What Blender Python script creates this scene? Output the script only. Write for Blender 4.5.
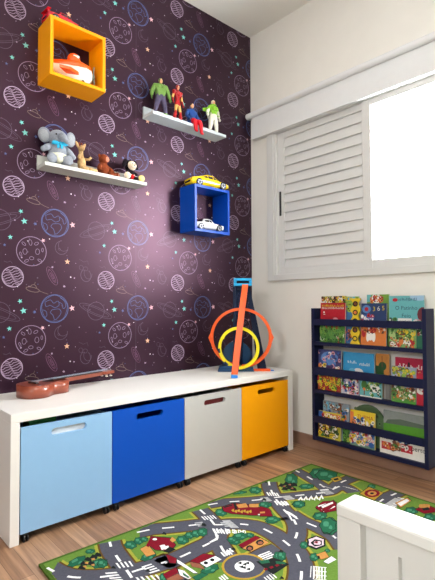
import bpy, bmesh, math, random
from mathutils import Vector, Matrix
for o in list(bpy.data.objects): bpy.data.objects.remove(o)
SC = bpy.context.scene
COL = SC.collection
PI = math.pi
WORLD = 56
FILL_LAMP = 19
EXPO = -.45
PAP0 = (21,9,22)
PAP1 = (30,14,28)
PAPR = .39
PAPS = .5
PIOR = 1.55
R = math.radians

# ------------------------------------------------------------------ camera
cam_data = bpy.data.cameras.new('camera')
cam = bpy.data.objects.new('camera', cam_data); COL.objects.link(cam)
cam_data.sensor_fit = 'HORIZONTAL'; cam_data.sensor_width = 36.0
cam_data.lens = 448.5 / 435.0 * 36.0
cam_data.clip_start = 0.02
_y, _p, _r = R(-42.063), R(1.844), R(-0.282)
fwd = Vector((-math.sin(_y)*math.cos(_p), math.cos(_y)*math.cos(_p), math.sin(_p)))
rt = Vector((math.cos(_y), math.sin(_y), 0)); up = rt.cross(fwd)
rt2 = rt*math.cos(_r) + up*math.sin(_r); up2 = -rt*math.sin(_r) + up*math.cos(_r)
m = Matrix((rt2, up2, -fwd)).transposed().to_4x4(); m.translation = Vector((-2.141, -2.034, 0.82))
cam.matrix_world = m
SC.camera = cam

# ------------------------------------------------------------------ world, lights, exposure
world = bpy.data.worlds.new('world'); SC.world = world; world.use_nodes = True
wn = world.node_tree; wn.nodes.clear()
wo = wn.nodes.new('ShaderNodeOutputWorld'); wb = wn.nodes.new('ShaderNodeBackground')
wb.inputs['Color'].default_value = (0.93, 0.97, 1.0, 1); wb.inputs['Strength'].default_value = WORLD
wn.links.new(wb.outputs[0], wo.inputs[0])

def area_light(name, loc, rot, sx, sy, energy, color, portal=False):
    d = bpy.data.lights.new(name, 'AREA'); d.shape = 'RECTANGLE'; d.size = sx; d.size_y = sy
    d.energy = energy; d.color = color
    if portal: d.cycles.is_portal = True
    o = bpy.data.objects.new(name, d); COL.objects.link(o); o.location = loc; o.rotation_euler = rot
    return o
area_light('window_portal', (0.14, -0.9, 1.47), (0, R(90), 0), 1.0, 1.5, 1, (1, 1, 1), True)
area_light('fill_window_portal', (-3.57, -1.95, 1.65), (0, R(-90), 0), .7, .7, 1, (1, 1, 1), True)  # portal for the added back window
area_light('fill_lamp_light', (-1.75, -1.75, 2.50), (0, 0, 0), 0.55, 0.55, FILL_LAMP, (1.0, 0.95, 0.88))  # unseen lamp added to fill the room with soft light
SC.view_settings.view_transform = 'Standard'; SC.view_settings.look = 'None'
SC.view_settings.exposure = EXPO; SC.view_settings.gamma = 1; SC.view_settings.use_curve_mapping = False

# ------------------------------------------------------------------ materials
def lin(c):
    return tuple(((v/255)/12.92 if v/255 <= .04045 else ((v/255+.055)/1.055)**2.4) for v in c)
MATS = {}
def mat(name, c, rough=.5, spec=.5, metal=0, noise=.06, nscale=30, bump=0, bscale=200, coat=0):
    if name in MATS: return MATS[name]
    m = bpy.data.materials.new(name); m.use_nodes = True; MATS[name] = m
    nt = m.node_tree; b = nt.nodes['Principled BSDF']
    b.inputs['Roughness'].default_value = rough; b.inputs['Specular IOR Level'].default_value = spec
    b.inputs['Metallic'].default_value = metal; b.inputs['Coat Weight'].default_value = coat
    l = lin(c)
    tc = nt.nodes.new('ShaderNodeTexCoord')
    if noise:
        n = nt.nodes.new('ShaderNodeTexNoise'); n.inputs['Scale'].default_value = nscale; n.inputs['Detail'].default_value = 3
        nt.links.new(tc.outputs['Object'], n.inputs['Vector'])
        r = nt.nodes.new('ShaderNodeValToRGB')
        r.color_ramp.elements[0].position = .3; r.color_ramp.elements[1].position = .7
        r.color_ramp.elements[0].color = tuple(v*(1-noise) for v in l)+(1,)
        r.color_ramp.elements[1].color = tuple(min(1, v*(1+noise)) for v in l)+(1,)
        nt.links.new(n.outputs['Fac'], r.inputs[0]); nt.links.new(r.outputs[0], b.inputs['Base Color'])
    else: b.inputs['Base Color'].default_value = l+(1,)
    if bump:
        n2 = nt.nodes.new('ShaderNodeTexNoise'); n2.inputs['Scale'].default_value = bscale; n2.inputs['Detail'].default_value = 4
        nt.links.new(tc.outputs['Object'], n2.inputs['Vector'])
        bp = nt.nodes.new('ShaderNodeBump'); bp.inputs['Strength'].default_value = bump; bp.inputs['Distance'].default_value = .002
        nt.links.new(n2.outputs['Fac'], bp.inputs['Height']); nt.links.new(bp.outputs[0], b.inputs['Normal'])
    return m

# ------------------------------------------------------------------ mesh builder
class MB:
    def __init__(s): s.v = []; s.f = []; s.m = []; s.mats = []; s.sm = []
    def mi(s, m):
        if m not in s.mats: s.mats.append(m)
        return s.mats.index(m)
    def add(s, vs, fs, m, smooth=False, M=None):
        b = len(s.v); i = s.mi(m)
        s.v += [tuple(M @ Vector(v)) if M is not None else tuple(v) for v in vs]
        for f in fs: s.f.append(tuple(b+k for k in f)); s.m.append(i); s.sm.append(smooth)
    def box(s, lo, hi, m, M=None, bev=0):
        x0, y0, z0 = lo; x1, y1, z1 = hi
        if bev:
            bm = bmesh.new(); bmesh.ops.create_cube(bm, size=1)
            for v in bm.verts: v.co = Vector(((x0+x1)/2+v.co.x*(x1-x0), (y0+y1)/2+v.co.y*(y1-y0), (z0+z1)/2+v.co.z*(z1-z0)))
            bmesh.ops.bevel(bm, geom=list(bm.edges), offset=bev, segments=2, profile=.5, affect='EDGES')
            bm.verts.ensure_lookup_table(); bm.verts.index_update()
            s.add([v.co[:] for v in bm.verts], [[v.index for v in f.verts] for f in bm.faces], m, False, M); bm.free(); return
        s.add([(x0,y0,z0),(x1,y0,z0),(x1,y1,z0),(x0,y1,z0),(x0,y0,z1),(x1,y0,z1),(x1,y1,z1),(x0,y1,z1)],
              [(3,2,1,0),(4,5,6,7),(0,1,5,4),(1,2,6,5),(2,3,7,6),(3,0,4,7)], m, False, M)
    def ell(s, c, r, m, M=None, n=16, k=10):
        if isinstance(r, (int, float)): r = (r, r, r)
        vs = [(c[0], c[1], c[2]+r[2])]; fs = []
        for i in range(1, k):
            a = PI*i/k
            for j in range(n):
                b = 2*PI*j/n; vs.append((c[0]+r[0]*math.sin(a)*math.cos(b), c[1]+r[1]*math.sin(a)*math.sin(b), c[2]+r[2]*math.cos(a)))
        vs.append((c[0], c[1], c[2]-r[2])); L = len(vs)-1
        for j in range(n): fs.append((0, 1+j, 1+(j+1) % n)); fs.append((L, L-n+(j+1) % n, L-n+j))
        for i in range(k-2):
            for j in range(n): fs.append((1+i*n+j, 1+(i+1)*n+j, 1+(i+1)*n+(j+1) % n, 1+i*n+(j+1) % n))
        s.add(vs, fs, m, True, M)
    def cyl(s, a, b, r0, m, r1=None, n=20, M=None, smooth=True):
        a = Vector(a); b = Vector(b); r1 = r0 if r1 is None else r1
        d = (b-a).normalized(); u = d.orthogonal().normalized(); w = d.cross(u)
        A = [a+(u*math.cos(2*PI*i/n)+w*math.sin(2*PI*i/n))*r0 for i in range(n)]
        B = [b+(u*math.cos(2*PI*i/n)+w*math.sin(2*PI*i/n))*r1 for i in range(n)]
        s.add(A+B, [(i, (i+1) % n, n+(i+1) % n, n+i) for i in range(n)], m, smooth, M)
        s.add(A, [tuple(range(n-1, -1, -1))], m, False, M); s.add(B, [tuple(range(n))], m, False, M)
    def tube(s, pts, r, m, n=8, M=None):
        pts = [Vector(p) for p in pts]; rr = r if isinstance(r, (list, tuple)) else [r]*len(pts)
        vs = []; u = None
        for i, p in enumerate(pts):
            d = (pts[min(i+1, len(pts)-1)]-pts[max(i-1, 0)]).normalized()
            u = d.orthogonal().normalized() if u is None else (u-d*u.dot(d)).normalized()
            w = d.cross(u)
            vs += [p+(u*math.cos(2*PI*j/n)+w*math.sin(2*PI*j/n))*rr[i] for j in range(n)]
        fs = [(i*n+j, i*n+(j+1) % n, (i+1)*n+(j+1) % n, (i+1)*n+j) for i in range(len(pts)-1) for j in range(n)]
        fs += [tuple(range(n-1, -1, -1)), tuple(range((len(pts)-1)*n, len(pts)*n))]
        s.add(vs, fs, m, True, M)
    def prism(s, poly, axis, a, b, m, M=None, smooth=False):
        n = len(poly)
        def P(p, t):
            return {'x': (t, p[0], p[1]), 'y': (p[0], t, p[1]), 'z': (p[0], p[1], t)}[axis]
        s.add([P(p, a) for p in poly]+[P(p, b) for p in poly], [(i, (i+1) % n, n+(i+1) % n, n+i) for i in range(n)], m, smooth, M)
        s.add([P(p, a) for p in poly], [tuple(range(n-1, -1, -1))], m, False, M)
        s.add([P(p, b) for p in poly], [tuple(range(n))], m, False, M)
    def build(s, name, parent=None, loc=None, fix=True):
        me = bpy.data.meshes.new(name); me.from_pydata(s.v, [], s.f)
        for x in s.mats: me.materials.append(x)
        me.polygons.foreach_set('material_index', s.m); me.polygons.foreach_set('use_smooth', s.sm)
        if fix:
            bm = bmesh.new(); bm.from_mesh(me); bmesh.ops.remove_doubles(bm, verts=bm.verts, dist=1e-6)
            bmesh.ops.recalc_face_normals(bm, faces=bm.faces); bm.to_mesh(me); bm.free()
        me.update()
        o = bpy.data.objects.new(name, me); COL.objects.link(o)
        if parent: o.parent = parent
        if loc: o.location = loc
        return o

def tag(o, label=None, cat=None, group=None, kind=None):
    if label: o['label'] = label
    if cat: o['category'] = cat
    if group: o['group'] = group
    if kind: o['kind'] = kind
    return o
def thing(name, label, cat, loc=(0, 0, 0), rz=0, group=None):
    o = bpy.data.objects.new(name, None); COL.objects.link(o); o.location = loc; o.rotation_euler = (0, 0, rz)
    o.empty_display_size = .05
    return tag(o, label, cat, group)
def struct(mb, name, **k): return tag(mb.build(name, **k), kind='structure')
def B1(name, lo, hi, m, parent, bev=0):
    b = MB(); b.box(lo, hi, m, None, bev); return b.build(name, parent)
_tc = {}
def text_faces(txt):
    if txt in _tc: return _tc[txt]
    c = bpy.data.curves.new('lettering', 'FONT'); c.body = txt; c.align_x = 'CENTER'; c.align_y = 'CENTER'; c.resolution_u = 3
    o = bpy.data.objects.new('lettering', c); COL.objects.link(o)
    me = bpy.data.meshes.new_from_object(o)
    vs = [tuple(v.co) for v in me.vertices]; fs = [tuple(p.vertices) for p in me.polygons]
    bpy.data.objects.remove(o); bpy.data.meshes.remove(me); bpy.data.curves.remove(c)
    _tc[txt] = (vs, fs); return vs, fs
def skin(name, joints, edges, radii, matfun, parent=None, root='hip', sub=2, loc=None):
    names = list(joints); me = bpy.data.meshes.new(name)
    me.from_pydata([joints[n] for n in names], [(names.index(a), names.index(b)) for a, b in edges], [])
    o = bpy.data.objects.new(name, me); COL.objects.link(o)
    md = o.modifiers.new('skin', 'SKIN'); md.use_smooth_shade = True
    for i, n in enumerate(names):
        r = radii[n]; me.skin_vertices[0].data[i].radius = (r, r) if isinstance(r, (int, float)) else r
        me.skin_vertices[0].data[i].use_root = (n == root)
    o.modifiers.new('sub', 'SUBSURF').levels = sub
    dg = bpy.context.evaluated_depsgraph_get()
    me2 = bpy.data.meshes.new_from_object(o.evaluated_get(dg))
    bpy.data.objects.remove(o)
    mats = []
    for p in me2.polygons:
        mm = matfun(p.center)
        if mm not in mats: mats.append(mm)
        p.material_index = mats.index(mm); p.use_smooth = True
    idx = [p.material_index for p in me2.polygons]
    me2.materials.clear()
    for x in mats: me2.materials.append(x)
    me2.polygons.foreach_set('material_index', idx)
    me2.name = name
    q = bpy.data.objects.new(name, me2); COL.objects.link(q)
    if parent: q.parent = parent
    if loc: q.location = loc
    return q
def smooth_line(pts, k=6):
    out = []; n = len(pts)
    for i in range(n-1):
        p0, p1, p2, p3 = pts[max(i-1, 0)], pts[i], pts[i+1], pts[min(i+2, n-1)]
        for j in range(k):
            t = j/k
            out.append(tuple(.5*(2*b+(c-a)*t+(2*a-5*b+4*c-d)*t*t+(3*b-a-3*c+d)*t**3) for a, b, c, d in zip(p0, p1, p2, p3)))
    out.append(pts[-1]); return out
def ribbon(pts, w):
    """left and right outline of a 2-D line"""
    L, Rr = [], []
    for i, p in enumerate(pts):
        a = pts[max(i-1, 0)]; b = pts[min(i+1, len(pts)-1)]
        dx, dy = b[0]-a[0], b[1]-a[1]; d = math.hypot(dx, dy) or 1
        L.append((p[0]-dy/d*w/2, p[1]+dx/d*w/2)); Rr.append((p[0]+dy/d*w/2, p[1]-dx/d*w/2))
    return L, Rr

# ------------------------------------------------------------------ setting materials
M_wall = mat('cream_wall_paint', (232, 228, 220), .85, .25, noise=.015, nscale=8, bump=.12, bscale=350)
M_ceil = mat('ceiling_paint', (242, 240, 235), .9, .2, noise=.01, nscale=6)
M_whiteP = mat('white_lacquer', (226, 226, 226), .35, .5, noise=.01)
M_bench = mat('white_melamine', (234, 231, 226), .38, .5, noise=.012, nscale=5)
M_base = mat('brown_baseboard', (150, 116, 96), .5, .4, noise=.08, nscale=12)
M_navy = mat('navy_lacquer', (20, 25, 58), .5, .25, noise=.05, nscale=10)
M_black = mat('black_plastic', (14, 14, 16), .35, .5, noise=.1)
def floor_mat():
    m = bpy.data.materials.new('oak_plank_floor'); m.use_nodes = True; nt = m.node_tree; b = nt.nodes['Principled BSDF']
    N = nt.nodes.new; L = nt.links.new
    tc = N('ShaderNodeTexCoord'); mp = N('ShaderNodeMapping'); mp.inputs['Rotation'].default_value = (0, 0, R(90)); L(tc.outputs['Object'], mp.inputs[0])
    br = N('ShaderNodeTexBrick'); L(mp.outputs[0], br.inputs['Vector'])
    br.inputs['Scale'].default_value = 1; br.inputs['Brick Width'].default_value = .62; br.inputs['Row Height'].default_value = .058
    br.inputs['Mortar Size'].default_value = .0009; br.inputs['Mortar Smooth'].default_value = .3; br.offset = .37; br.inputs['Bias'].default_value = 0
    br.inputs['Color1'].default_value = lin((188, 150, 119))+(1,); br.inputs['Color2'].default_value = lin((152, 114, 86))+(1,); br.inputs['Mortar'].default_value = lin((104, 76, 56))+(1,)
    mp2 = N('ShaderNodeMapping'); mp2.inputs['Scale'].default_value = (46, 2.0, 1); L(tc.outputs['Object'], mp2.inputs[0])
    no = N('ShaderNodeTexNoise'); no.inputs['Scale'].default_value = 1; no.inputs['Detail'].default_value = 6; no.inputs['Roughness'].default_value = .6; L(mp2.outputs[0], no.inputs['Vector'])
    cr = N('ShaderNodeValToRGB'); cr.color_ramp.elements[0].position = .3; cr.color_ramp.elements[1].position = .72
    cr.color_ramp.elements[0].color = (.44, .40, .37, 1); cr.color_ramp.elements[1].color = (1.2, 1.18, 1.15, 1); L(no.outputs['Fac'], cr.inputs[0])
    mx = N('ShaderNodeMix'); mx.data_type = 'RGBA'; mx.blend_type = 'MULTIPLY'; mx.inputs['Factor'].default_value = 1
    L(br.outputs['Color'], mx.inputs['A']); L(cr.outputs[0], mx.inputs['B']); L(mx.outputs['Result'], b.inputs['Base Color'])
    b.inputs['Roughness'].default_value = .42; b.inputs['Specular IOR Level'].default_value = .4
    return m
def paper_mat():
    m = bpy.data.materials.new('space_wallpaper'); m.use_nodes = True; nt = m.node_tree; b = nt.nodes['Principled BSDF']
    N = nt.nodes.new; L = nt.links.new
    tc = N('ShaderNodeTexCoord'); no = N('ShaderNodeTexNoise'); no.inputs['Scale'].default_value = 1.6; no.inputs['Detail'].default_value = 5; no.inputs['Roughness'].default_value = .6
    L(tc.outputs['Object'], no.inputs['Vector'])
    cr = N('ShaderNodeValToRGB'); e = cr.color_ramp.elements; e[0].position = .32; e[1].position = .68
    e[0].color = lin(PAP0)+(1,); e[1].color = lin(PAP1)+(1,); L(no.outputs['Fac'], cr.inputs[0])
    L(cr.outputs[0], b.inputs['Base Color']); b.inputs['Roughness'].default_value = PAPR; b.inputs['Specular IOR Level'].default_value = PAPS; b.inputs['Specular Tint'].default_value = (1, .54, .74, 1); b.inputs['IOR'].default_value = PIOR
    return m
def pmat(name, c): return mat('wallpaper_'+name, c, PAPR, PAPS, noise=0)

# ------------------------------------------------------------------ floor, ceiling, walls
XM, YM, H = -3.5, -3.3, 2.6
b = MB(); b.box((XM-.1, YM-.1, -.08), (.15, .1, 0), floor_mat()); struct(b, 'floor')
b = MB(); b.box((XM-.1, YM-.1, H), (.15, .1, H+.1), M_ceil); struct(b, 'ceiling')
b = MB(); W2 = (-2.3, -1.6, 1.3, 2.0)  # wall opening for the added fill window
b.box((XM-.12, YM, 0), (XM, W2[0], H), M_wall); b.box((XM-.12, W2[1], 0), (XM, 0, H), M_wall)
b.box((XM-.12, W2[0], 0), (XM, W2[1], W2[2]), M_wall); b.box((XM-.12, W2[0], W2[3]), (XM, W2[1], H), M_wall); struct(b, 'wall_back')
b = MB(); b.box((XM-.1, YM-.12, 0), (.15, YM, H), M_wall); struct(b, 'wall_near')
WY0, WY1, WZ0, WZ1 = -1.66, -.185, .99, 1.9
b = MB()
b.box((0, WY1, 0), (.15, .1, H), M_wall); b.box((0, YM, 0), (.15, WY0, H), M_wall)
b.box((0, WY0, 0), (.15, WY1, WZ0), M_wall); b.box((0, WY0, WZ1), (.15, WY1, H), M_wall)
struct(b, 'wall_right')

# wallpaper wall, the printed line drawings are faces of the same mesh
PAPER = paper_mat()
b = MB(); b.box((XM, 0, 0), (0, .1, H), PAPER)
P_l = pmat('lilac', (166, 142, 168)); P_b = pmat('blue', (72, 86, 136)); P_p = pmat('rose', (104, 62, 92)); P_f = pmat('faint', (84, 64, 86))
P_m = pmat('dull_lilac', (138, 114, 142)); P_t = pmat('teal', (110, 190, 184)); P_o = pmat('peach', (216, 168, 134)); P_k = pmat('pink_star', (220, 170, 178)); P_w = pmat('white_dot', (225, 215, 225)); P_g = pmat('gold', (116, 94, 88))
CELL = []   # (material, polygon) around the globe's centre
def pl(m, pts, w, closed=False):
    if closed: pts = list(pts)+[pts[0]]
    L, Q = ribbon(pts, w)
    if closed:
        n = len(pts)-1; a = pts[n-1]; c = pts[1]; dx, dy = c[0]-a[0], c[1]-a[1]; d = math.hypot(dx, dy)
        l = (pts[0][0]-dy/d*w/2, pts[0][1]+dx/d*w/2); q = (pts[0][0]+dy/d*w/2, pts[0][1]-dx/d*w/2)
        L[0] = L[-1] = l; Q[0] = Q[-1] = q
    for i in range(len(pts)-1): CELL.append((m, [L[i], L[i+1], Q[i+1], Q[i]]))
def oval(cx, cz, rx, rz, rot=0, a0=0, a1=360, n=28, wob=0, ph=0):
    o = []
    for i in range(n+(a1-a0 < 360)):
        a = R(a0+(a1-a0)*i/n); k = 1+wob*math.sin(5*a+ph); x = rx*math.cos(a)*k; z = rz*math.sin(a)*k; c, s = math.cos(R(rot)), math.sin(R(rot))
        o.append((cx+x*c-z*s, cz+x*s+z*c))
    return o
def star(m, cx, cz, r, rot=0):
    for i in range(5):
        a = R(90+72*i+rot); l = R(90+72*i-36+rot); q = R(90+72*i+36+rot)
        CELL.append((m, [(cx, cz), (cx+r*.45*math.cos(l), cz+r*.45*math.sin(l)), (cx+r*math.cos(a), cz+r*math.sin(a)), (cx+r*.45*math.cos(q), cz+r*.45*math.sin(q))]))
pl(P_b, oval(0, 0, .064, .064, n=36), .0034, True); pl(P_b, oval(0, 0, .059, .060, n=36, wob=.03), .002, True)
for pts in ([(-.045, .03), (-.02, .04), (-.005, .025), (.015, .035), (.02, .015), (0, .005), (-.02, .015), (-.04, .01), (-.045, .03)],
            [(-.012, -.005), (.02, -.002), (.03, -.02), (.012, -.045), (0, -.05), (-.008, -.03), (-.02, -.018), (-.012, -.005)],
            [(.025, .05), (.045, .035), (.052, .01), (.04, .0), (.035, .02), (.02, .03)], [(-.055, -.005), (-.04, -.012), (-.036, -.03), (-.045, -.04)]):
    pl(P_b, smooth_line(pts, 4), .0022)
pl(P_m, oval(-.106, -.139, .065, .065, n=36), .0030, True)
for x, z, rx, rz, ro in ((-.135, -.142, .009, .013, 0), (-.080, -.139, .009, .013, 0), (-.106, -.170, .010, .007, 0), (-.112, -.100, .007, .013, 10), (-.085, -.103, .006, .010, -60), (-.140, -.108, .005, .010, 50), (-.153, -.155, .004, .010, 20), (-.128, -.183, .010, .005, 30), (-.07, -.178, .010, .005, -30), (-.058, -.130, .004, .009, 0)):
    pl(P_m, oval(x, z, rx, rz, ro, n=12), .0020, True)
pl(P_l, oval(-.185, -.256, .044, .044, n=32), .0036, True)
for k in range(8):
    z0 = -.034+k*.0095; h = math.sqrt(max(0, .043**2-z0**2)); pts = []
    for i in range(13):
        x = -h+2*h*i/12; pts.append((-.185+x, -.256+z0+.0050*math.sin(x*130+k*.9)+.002*math.sin(x*310+k)))
    pl(P_l, pts, .0023)
pl(P_p, oval(-.013, .150, .016, .046, 28, n=22), .0022, True); pl(P_p, oval(-.013, .150, .008, .034, 28, n=18), .0018, True); pl(P_p, oval(-.011, .148, .004, .014, 28, n=10), .0018, True)
for i in range(5): pl(P_p, oval(-.026+.006*i, .175-.012*i, .003, .003, n=6), .0015, True)
pl(P_g, oval(-.100, .086, .030, .010, -12, n=20), .0024, True); pl(P_g, oval(-.098, .092, .014, .016, -12, 10, 170, n=10), .0022); pl(P_g, [(-.07, .08), (-.05, .072), (-.03, .066)], .0018); pl(P_g, [(-.094, .108), (-.088, .12)], .0016)
pl(P_f, oval(.031, -.112, .030, .032, -30, 120, 400, n=20), .0022); pl(P_f, oval(.042, -.100, .026, .028, -30, 150, 350, n=16), .002); pl(P_f, oval(.02, -.12, .005, .005, n=8), .0016, True)
pl(P_f, oval(.152, -.237, .026, .030, 15, 100, 400, n=20), .0026); pl(P_f, oval(.163, -.228, .020, .026, 15, 120, 350, n=14), .002); pl(P_f, oval(.150, -.205, .012, .010, n=10), .0018, True); pl(P_f, oval(.128, -.200, .010, .012, 20, n=10), .0016, True)
pl(P_f, [(-.222, -.19), (-.208, -.194), (-.195, -.188), (-.188, -.198)], .0016)
pl(P_f, [(.118, -.16), (.14, -.172), (.16, -.165), (.165, -.182)], .0014)
star(P_t, -.139, -.008, .015, 10); star(P_t, -.154, .034, .011, 25); star(P_t, -.197, -.084, .011, 5); star(P_k, .083, .001, .015, 12); star(P_k, -.055, -.086, .010, 20); star(P_o, .059, -.176, .014, 0)
star(P_l, .046, .103, .006); star(P_l, -.012, -.205, .006, 30); star(P_l, .043, -.292+.3955, .006, 10); star(P_b, -.091, -.014, .009, 20); star(P_b, -.22, -.12, .007, 0)
rnd = random.Random(5)
for i in range(46):
    x = rnd.uniform(-.245, .2); z = rnd.uniform(-.28, .115); r = rnd.choice([.0018, .0022, .0026, .0036]); mm = rnd.choice([P_w, P_l, P_f, P_p, P_l, P_b])
    CELL.append((mm, [(x+r*math.cos(PI/3*k), z+r*math.sin(PI/3*k)) for k in range(6)]))
common = CELL
def sat(x, z, s):
    global CELL
    CELL = []
    pl(P_f, oval(x, z, .044, .044, n=28), .0024, True); pl(P_f, oval(x, z, .092, .020, 22*s, n=36), .002, True); pl(P_f, oval(x, z, .074, .013, 22*s, 0, 360, n=30), .0018, True)
    return CELL
SATS = [sat(.206, -.014, 1), sat(.206, -.014, -1)]
for ci in range(-5, 4):
    for ri in range(-3, 5):
        ox, oz = -1.3145+.445*ci, 1.2+.3955*ri
        k = ri
        for mm, poly in common+SATS[ri % 2]:
            P = [(ox+p[0], oz+p[1]) for p in poly]
            if max(p[0] for p in P) > 0 or min(p[0] for p in P) < XM or max(p[1] for p in P) > H or min(p[1] for p in P) < 0: continue
            b.add([(p[0], -.0004, p[1]) for p in P], [tuple(range(len(P)))], mm)
for x in (-.883, -1.39-.39, -.883+.89*.99):
    if x < 0: b.add([(x-.0006, -.0003, 0), (x+.0006, -.0003, 0), (x+.0006, -.0003, H), (x-.0006, -.0003, H)], [(0, 1, 2, 3)], P_f)
struct(b, 'wall_left', fix=False)

# baseboards
b = MB(); b.box((-.012, YM, 0), (0, -.003, .070), M_base, None, .002); struct(b, 'baseboard_right')
b = MB(); b.box((XM, -.012, 0), (-.013, 0, .070), M_base, None, .002); struct(b, 'baseboard_left')
b = MB(); b.box((XM, YM, 0), (XM+.012, -.013, .070), M_base, None, .002); struct(b, 'baseboard_back')
b = MB(); b.box((XM+.013, YM, 0), (-.013, YM+.012, .070), M_base, None, .002); struct(b, 'baseboard_near')

# window: frame, louvred shutter sash, glazed sash
glass = bpy.data.materials.new('window_glass'); glass.use_nodes = True
nt = glass.node_tree; nt.nodes.clear(); go = nt.nodes.new('ShaderNodeOutputMaterial'); gm = nt.nodes.new('ShaderNodeMixShader'); gt = nt.nodes.new('ShaderNodeBsdfTransparent'); gg = nt.nodes.new('ShaderNodeBsdfGlossy'); pass
gg.inputs['Roughness'].default_value = .02
gm.inputs[0].default_value = .04; nt.links.new(gt.outputs[0], gm.inputs[1]); nt.links.new(gg.outputs[0], gm.inputs[2]); nt.links.new(gm.outputs[0], go.inputs[0])
win = bpy.data.objects.new('window_1', None); COL.objects.link(win); tag(win, kind='structure'); win.location = (0, -.9, .965)
def wpart(name, boxes, m, bev=.002):
    q = MB()
    for lo, hi in boxes: q.box((lo[0], lo[1]+.9, lo[2]-.965), (hi[0], hi[1]+.9, hi[2]-.965), m, None, bev)
    return q.build(name, win)
M_win = mat('white_window_aluminium', (214, 213, 210), .35, .5, noise=.01)
wpart('window_frame', [((-.018, -.203, .965), (.10, -.153, 1.93)), ((-.018, -1.69, .965), (.10, -1.64, 1.93)), ((-.018, -1.64, .965), (.10, -.203, 1.003)), ((-.018, -1.64, 1.885), (.10, -.203, 1.93)),
                       ((-.012, -.222, 1.003), (.09, -.203, 1.885)), ((-.012, -1.64, 1.003), (.09, -1.62, 1.885))], M_win)
sash = wpart('shutter_sash', [((.006, -.272, 1.003), (.032, -.224, 1.885)), ((.006, -.846, 1.003), (.032, -.806, 1.885)), ((.006, -.806, 1.003), (.032, -.272, 1.042)), ((.006, -.806, 1.848), (.032, -.272, 1.885)), ((.034, -.806, 1.04), (.038, -.272, 1.85))], M_win)
q = MB(); n = 14; pitch = (1.848-1.042)/n
for i in range(n):
    z = 1.042+pitch*i
    q.prism([(.005, z-.003), (.008, z-.005), (.020, z+pitch-.004), (.017, z+pitch)], 'y', -.8055+.9, -.2725+.9, M_win)
q.v = [(x, y, zz-.965) for x, y, zz in q.v]; q.build('louvre_slats', sash)
q = MB(); q.box((-.001, -.2515+.9, 1.366-.965), (.008, -.2375+.9, 1.519-.965), M_black, None, .0045); hd = q.build('pull_handle', sash); hd['label'] = 'black recessed pull handle'
gs = wpart('glazed_sash', [((-.008, -.860, 1.003), (.024, -.812, 1.885)), ((-.008, -1.62, 1.003), (.024, -1.57, 1.885)), ((-.008, -1.57, 1.003), (.024, -.860, 1.046)), ((-.008, -1.57, 1.852), (.024, -.860, 1.885)),
                           ((.03, -.880, 1.003), (.055, -.866, 1.885)), ((.03, -1.57, 1.003), (.055, -.880, 1.052))], M_win)
q = MB(); q.box((.010, -1.57+.9, 1.046-.965), (.013, -.860+.9, 1.852-.965), glass); q.build('glass_pane', gs)
w2 = bpy.data.objects.new('fill_window', None); COL.objects.link(w2); tag(w2, kind='structure'); w2.location = (XM, -1.95, 1.3)  # unseen back window, added to let in fill light from behind the camera
q = MB()
for lo, hi in (((-.1, -.35, 0), (.01, -.31, .7)), ((-.1, .31, 0), (.01, .35, .7)), ((-.1, -.31, 0), (.01, .31, .04)), ((-.1, -.31, .66), (.01, .31, .7)), ((-.06, -.02, .04), (-.02, .02, .66))): q.box(lo, hi, M_win, None, .002)
q.build('window_frame', w2); q = MB(); q.box((-.045, -.31, .04), (-.041, .31, .66), glass); q.build('glass_pane', w2)
b = MB(); b.box((-.040, -2.2, 1.888), (0, -.042, 2.05), M_whiteP, None, .002); struct(b, 'trim_1')
b = MB()
prof = [(-.0, 2.036)]+[(-.040+.024*math.cos(a), 2.046+.021*math.sin(a)) for a in [R(250-16*i) for i in range(11)]]+[(0, 2.068)]
b.prism(prof, 'y', -2.2, -.012, M_whiteP, smooth=False); struct(b, 'trim_2')

# printed roads and pictures of the play rug, in metres on the floor
ROADS = [
(0.075, "-1.588,-.629 -1.576,-.679 -1.555,-.723 -1.514,-.766 -1.478,-.791 -1.420,-.822 -1.380,-.831 -1.342,-.843 -1.293,-.852 -1.306,-.855 -1.240,-.861 -1.172,-.861 -1.114,-.859 -1.073,-.838 -1.044,-.819"),
(0.070, "-1.371,-.623 -1.388,-.670 -1.400,-.729 -1.414,-.811 -1.427,-.875"),
(0.075, "-1.268,-.632 -1.213,-.651 -1.161,-.683 -1.116,-.710 -1.060,-.743 -1.014,-.790 -.977,-.814 -.945,-.849 -.920,-.898 -.918,-.966 -.931,-1.035 -.954,-1.095 -1.001,-1.151 -1.060,-1.196 -1.112,-1.219"),
(0.065, "-.989,-.648 -1.006,-.716 -1.029,-.779 -1.068,-.831 -1.106,-.895 -1.132,-.950 -1.149,-.984"),
(0.060, "-.938,-.637 -.868,-.667 -.796,-.717 -.731,-.756 -.682,-.778 -.596,-.829 -.525,-.868 -.463,-.896 -.355,-.875 -.284,-.878 -.227,-.878"),
(0.065, "-.577,-.645 -.633,-.704 -.696,-.790 -.740,-.861 -.770,-.925 -.769,-.932 -.816,-.991 -.872,-1.032 -.938,-1.056"),
(0.065, "-.750,-.905 -.766,-.979 -.765,-1.050 -.778,-1.126 -.821,-1.191"),
(0.060, "-.377,-.640 -.403,-.736 -.431,-.819 -.449,-.886 -.372,-.900 -.397,-.973"),
(0.060, "-.486,-.860 -.427,-.888 -.351,-.899"),
(0.060, "-.402,-1.092 -.347,-1.091 -.269,-1.099 -.234,-1.094"),
(0.060, "-1.100,-1.030 -1.039,-1.029 -.978,-1.039"),
(0.060, "-1.111,-1.133 -1.135,-1.090"),
]
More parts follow.
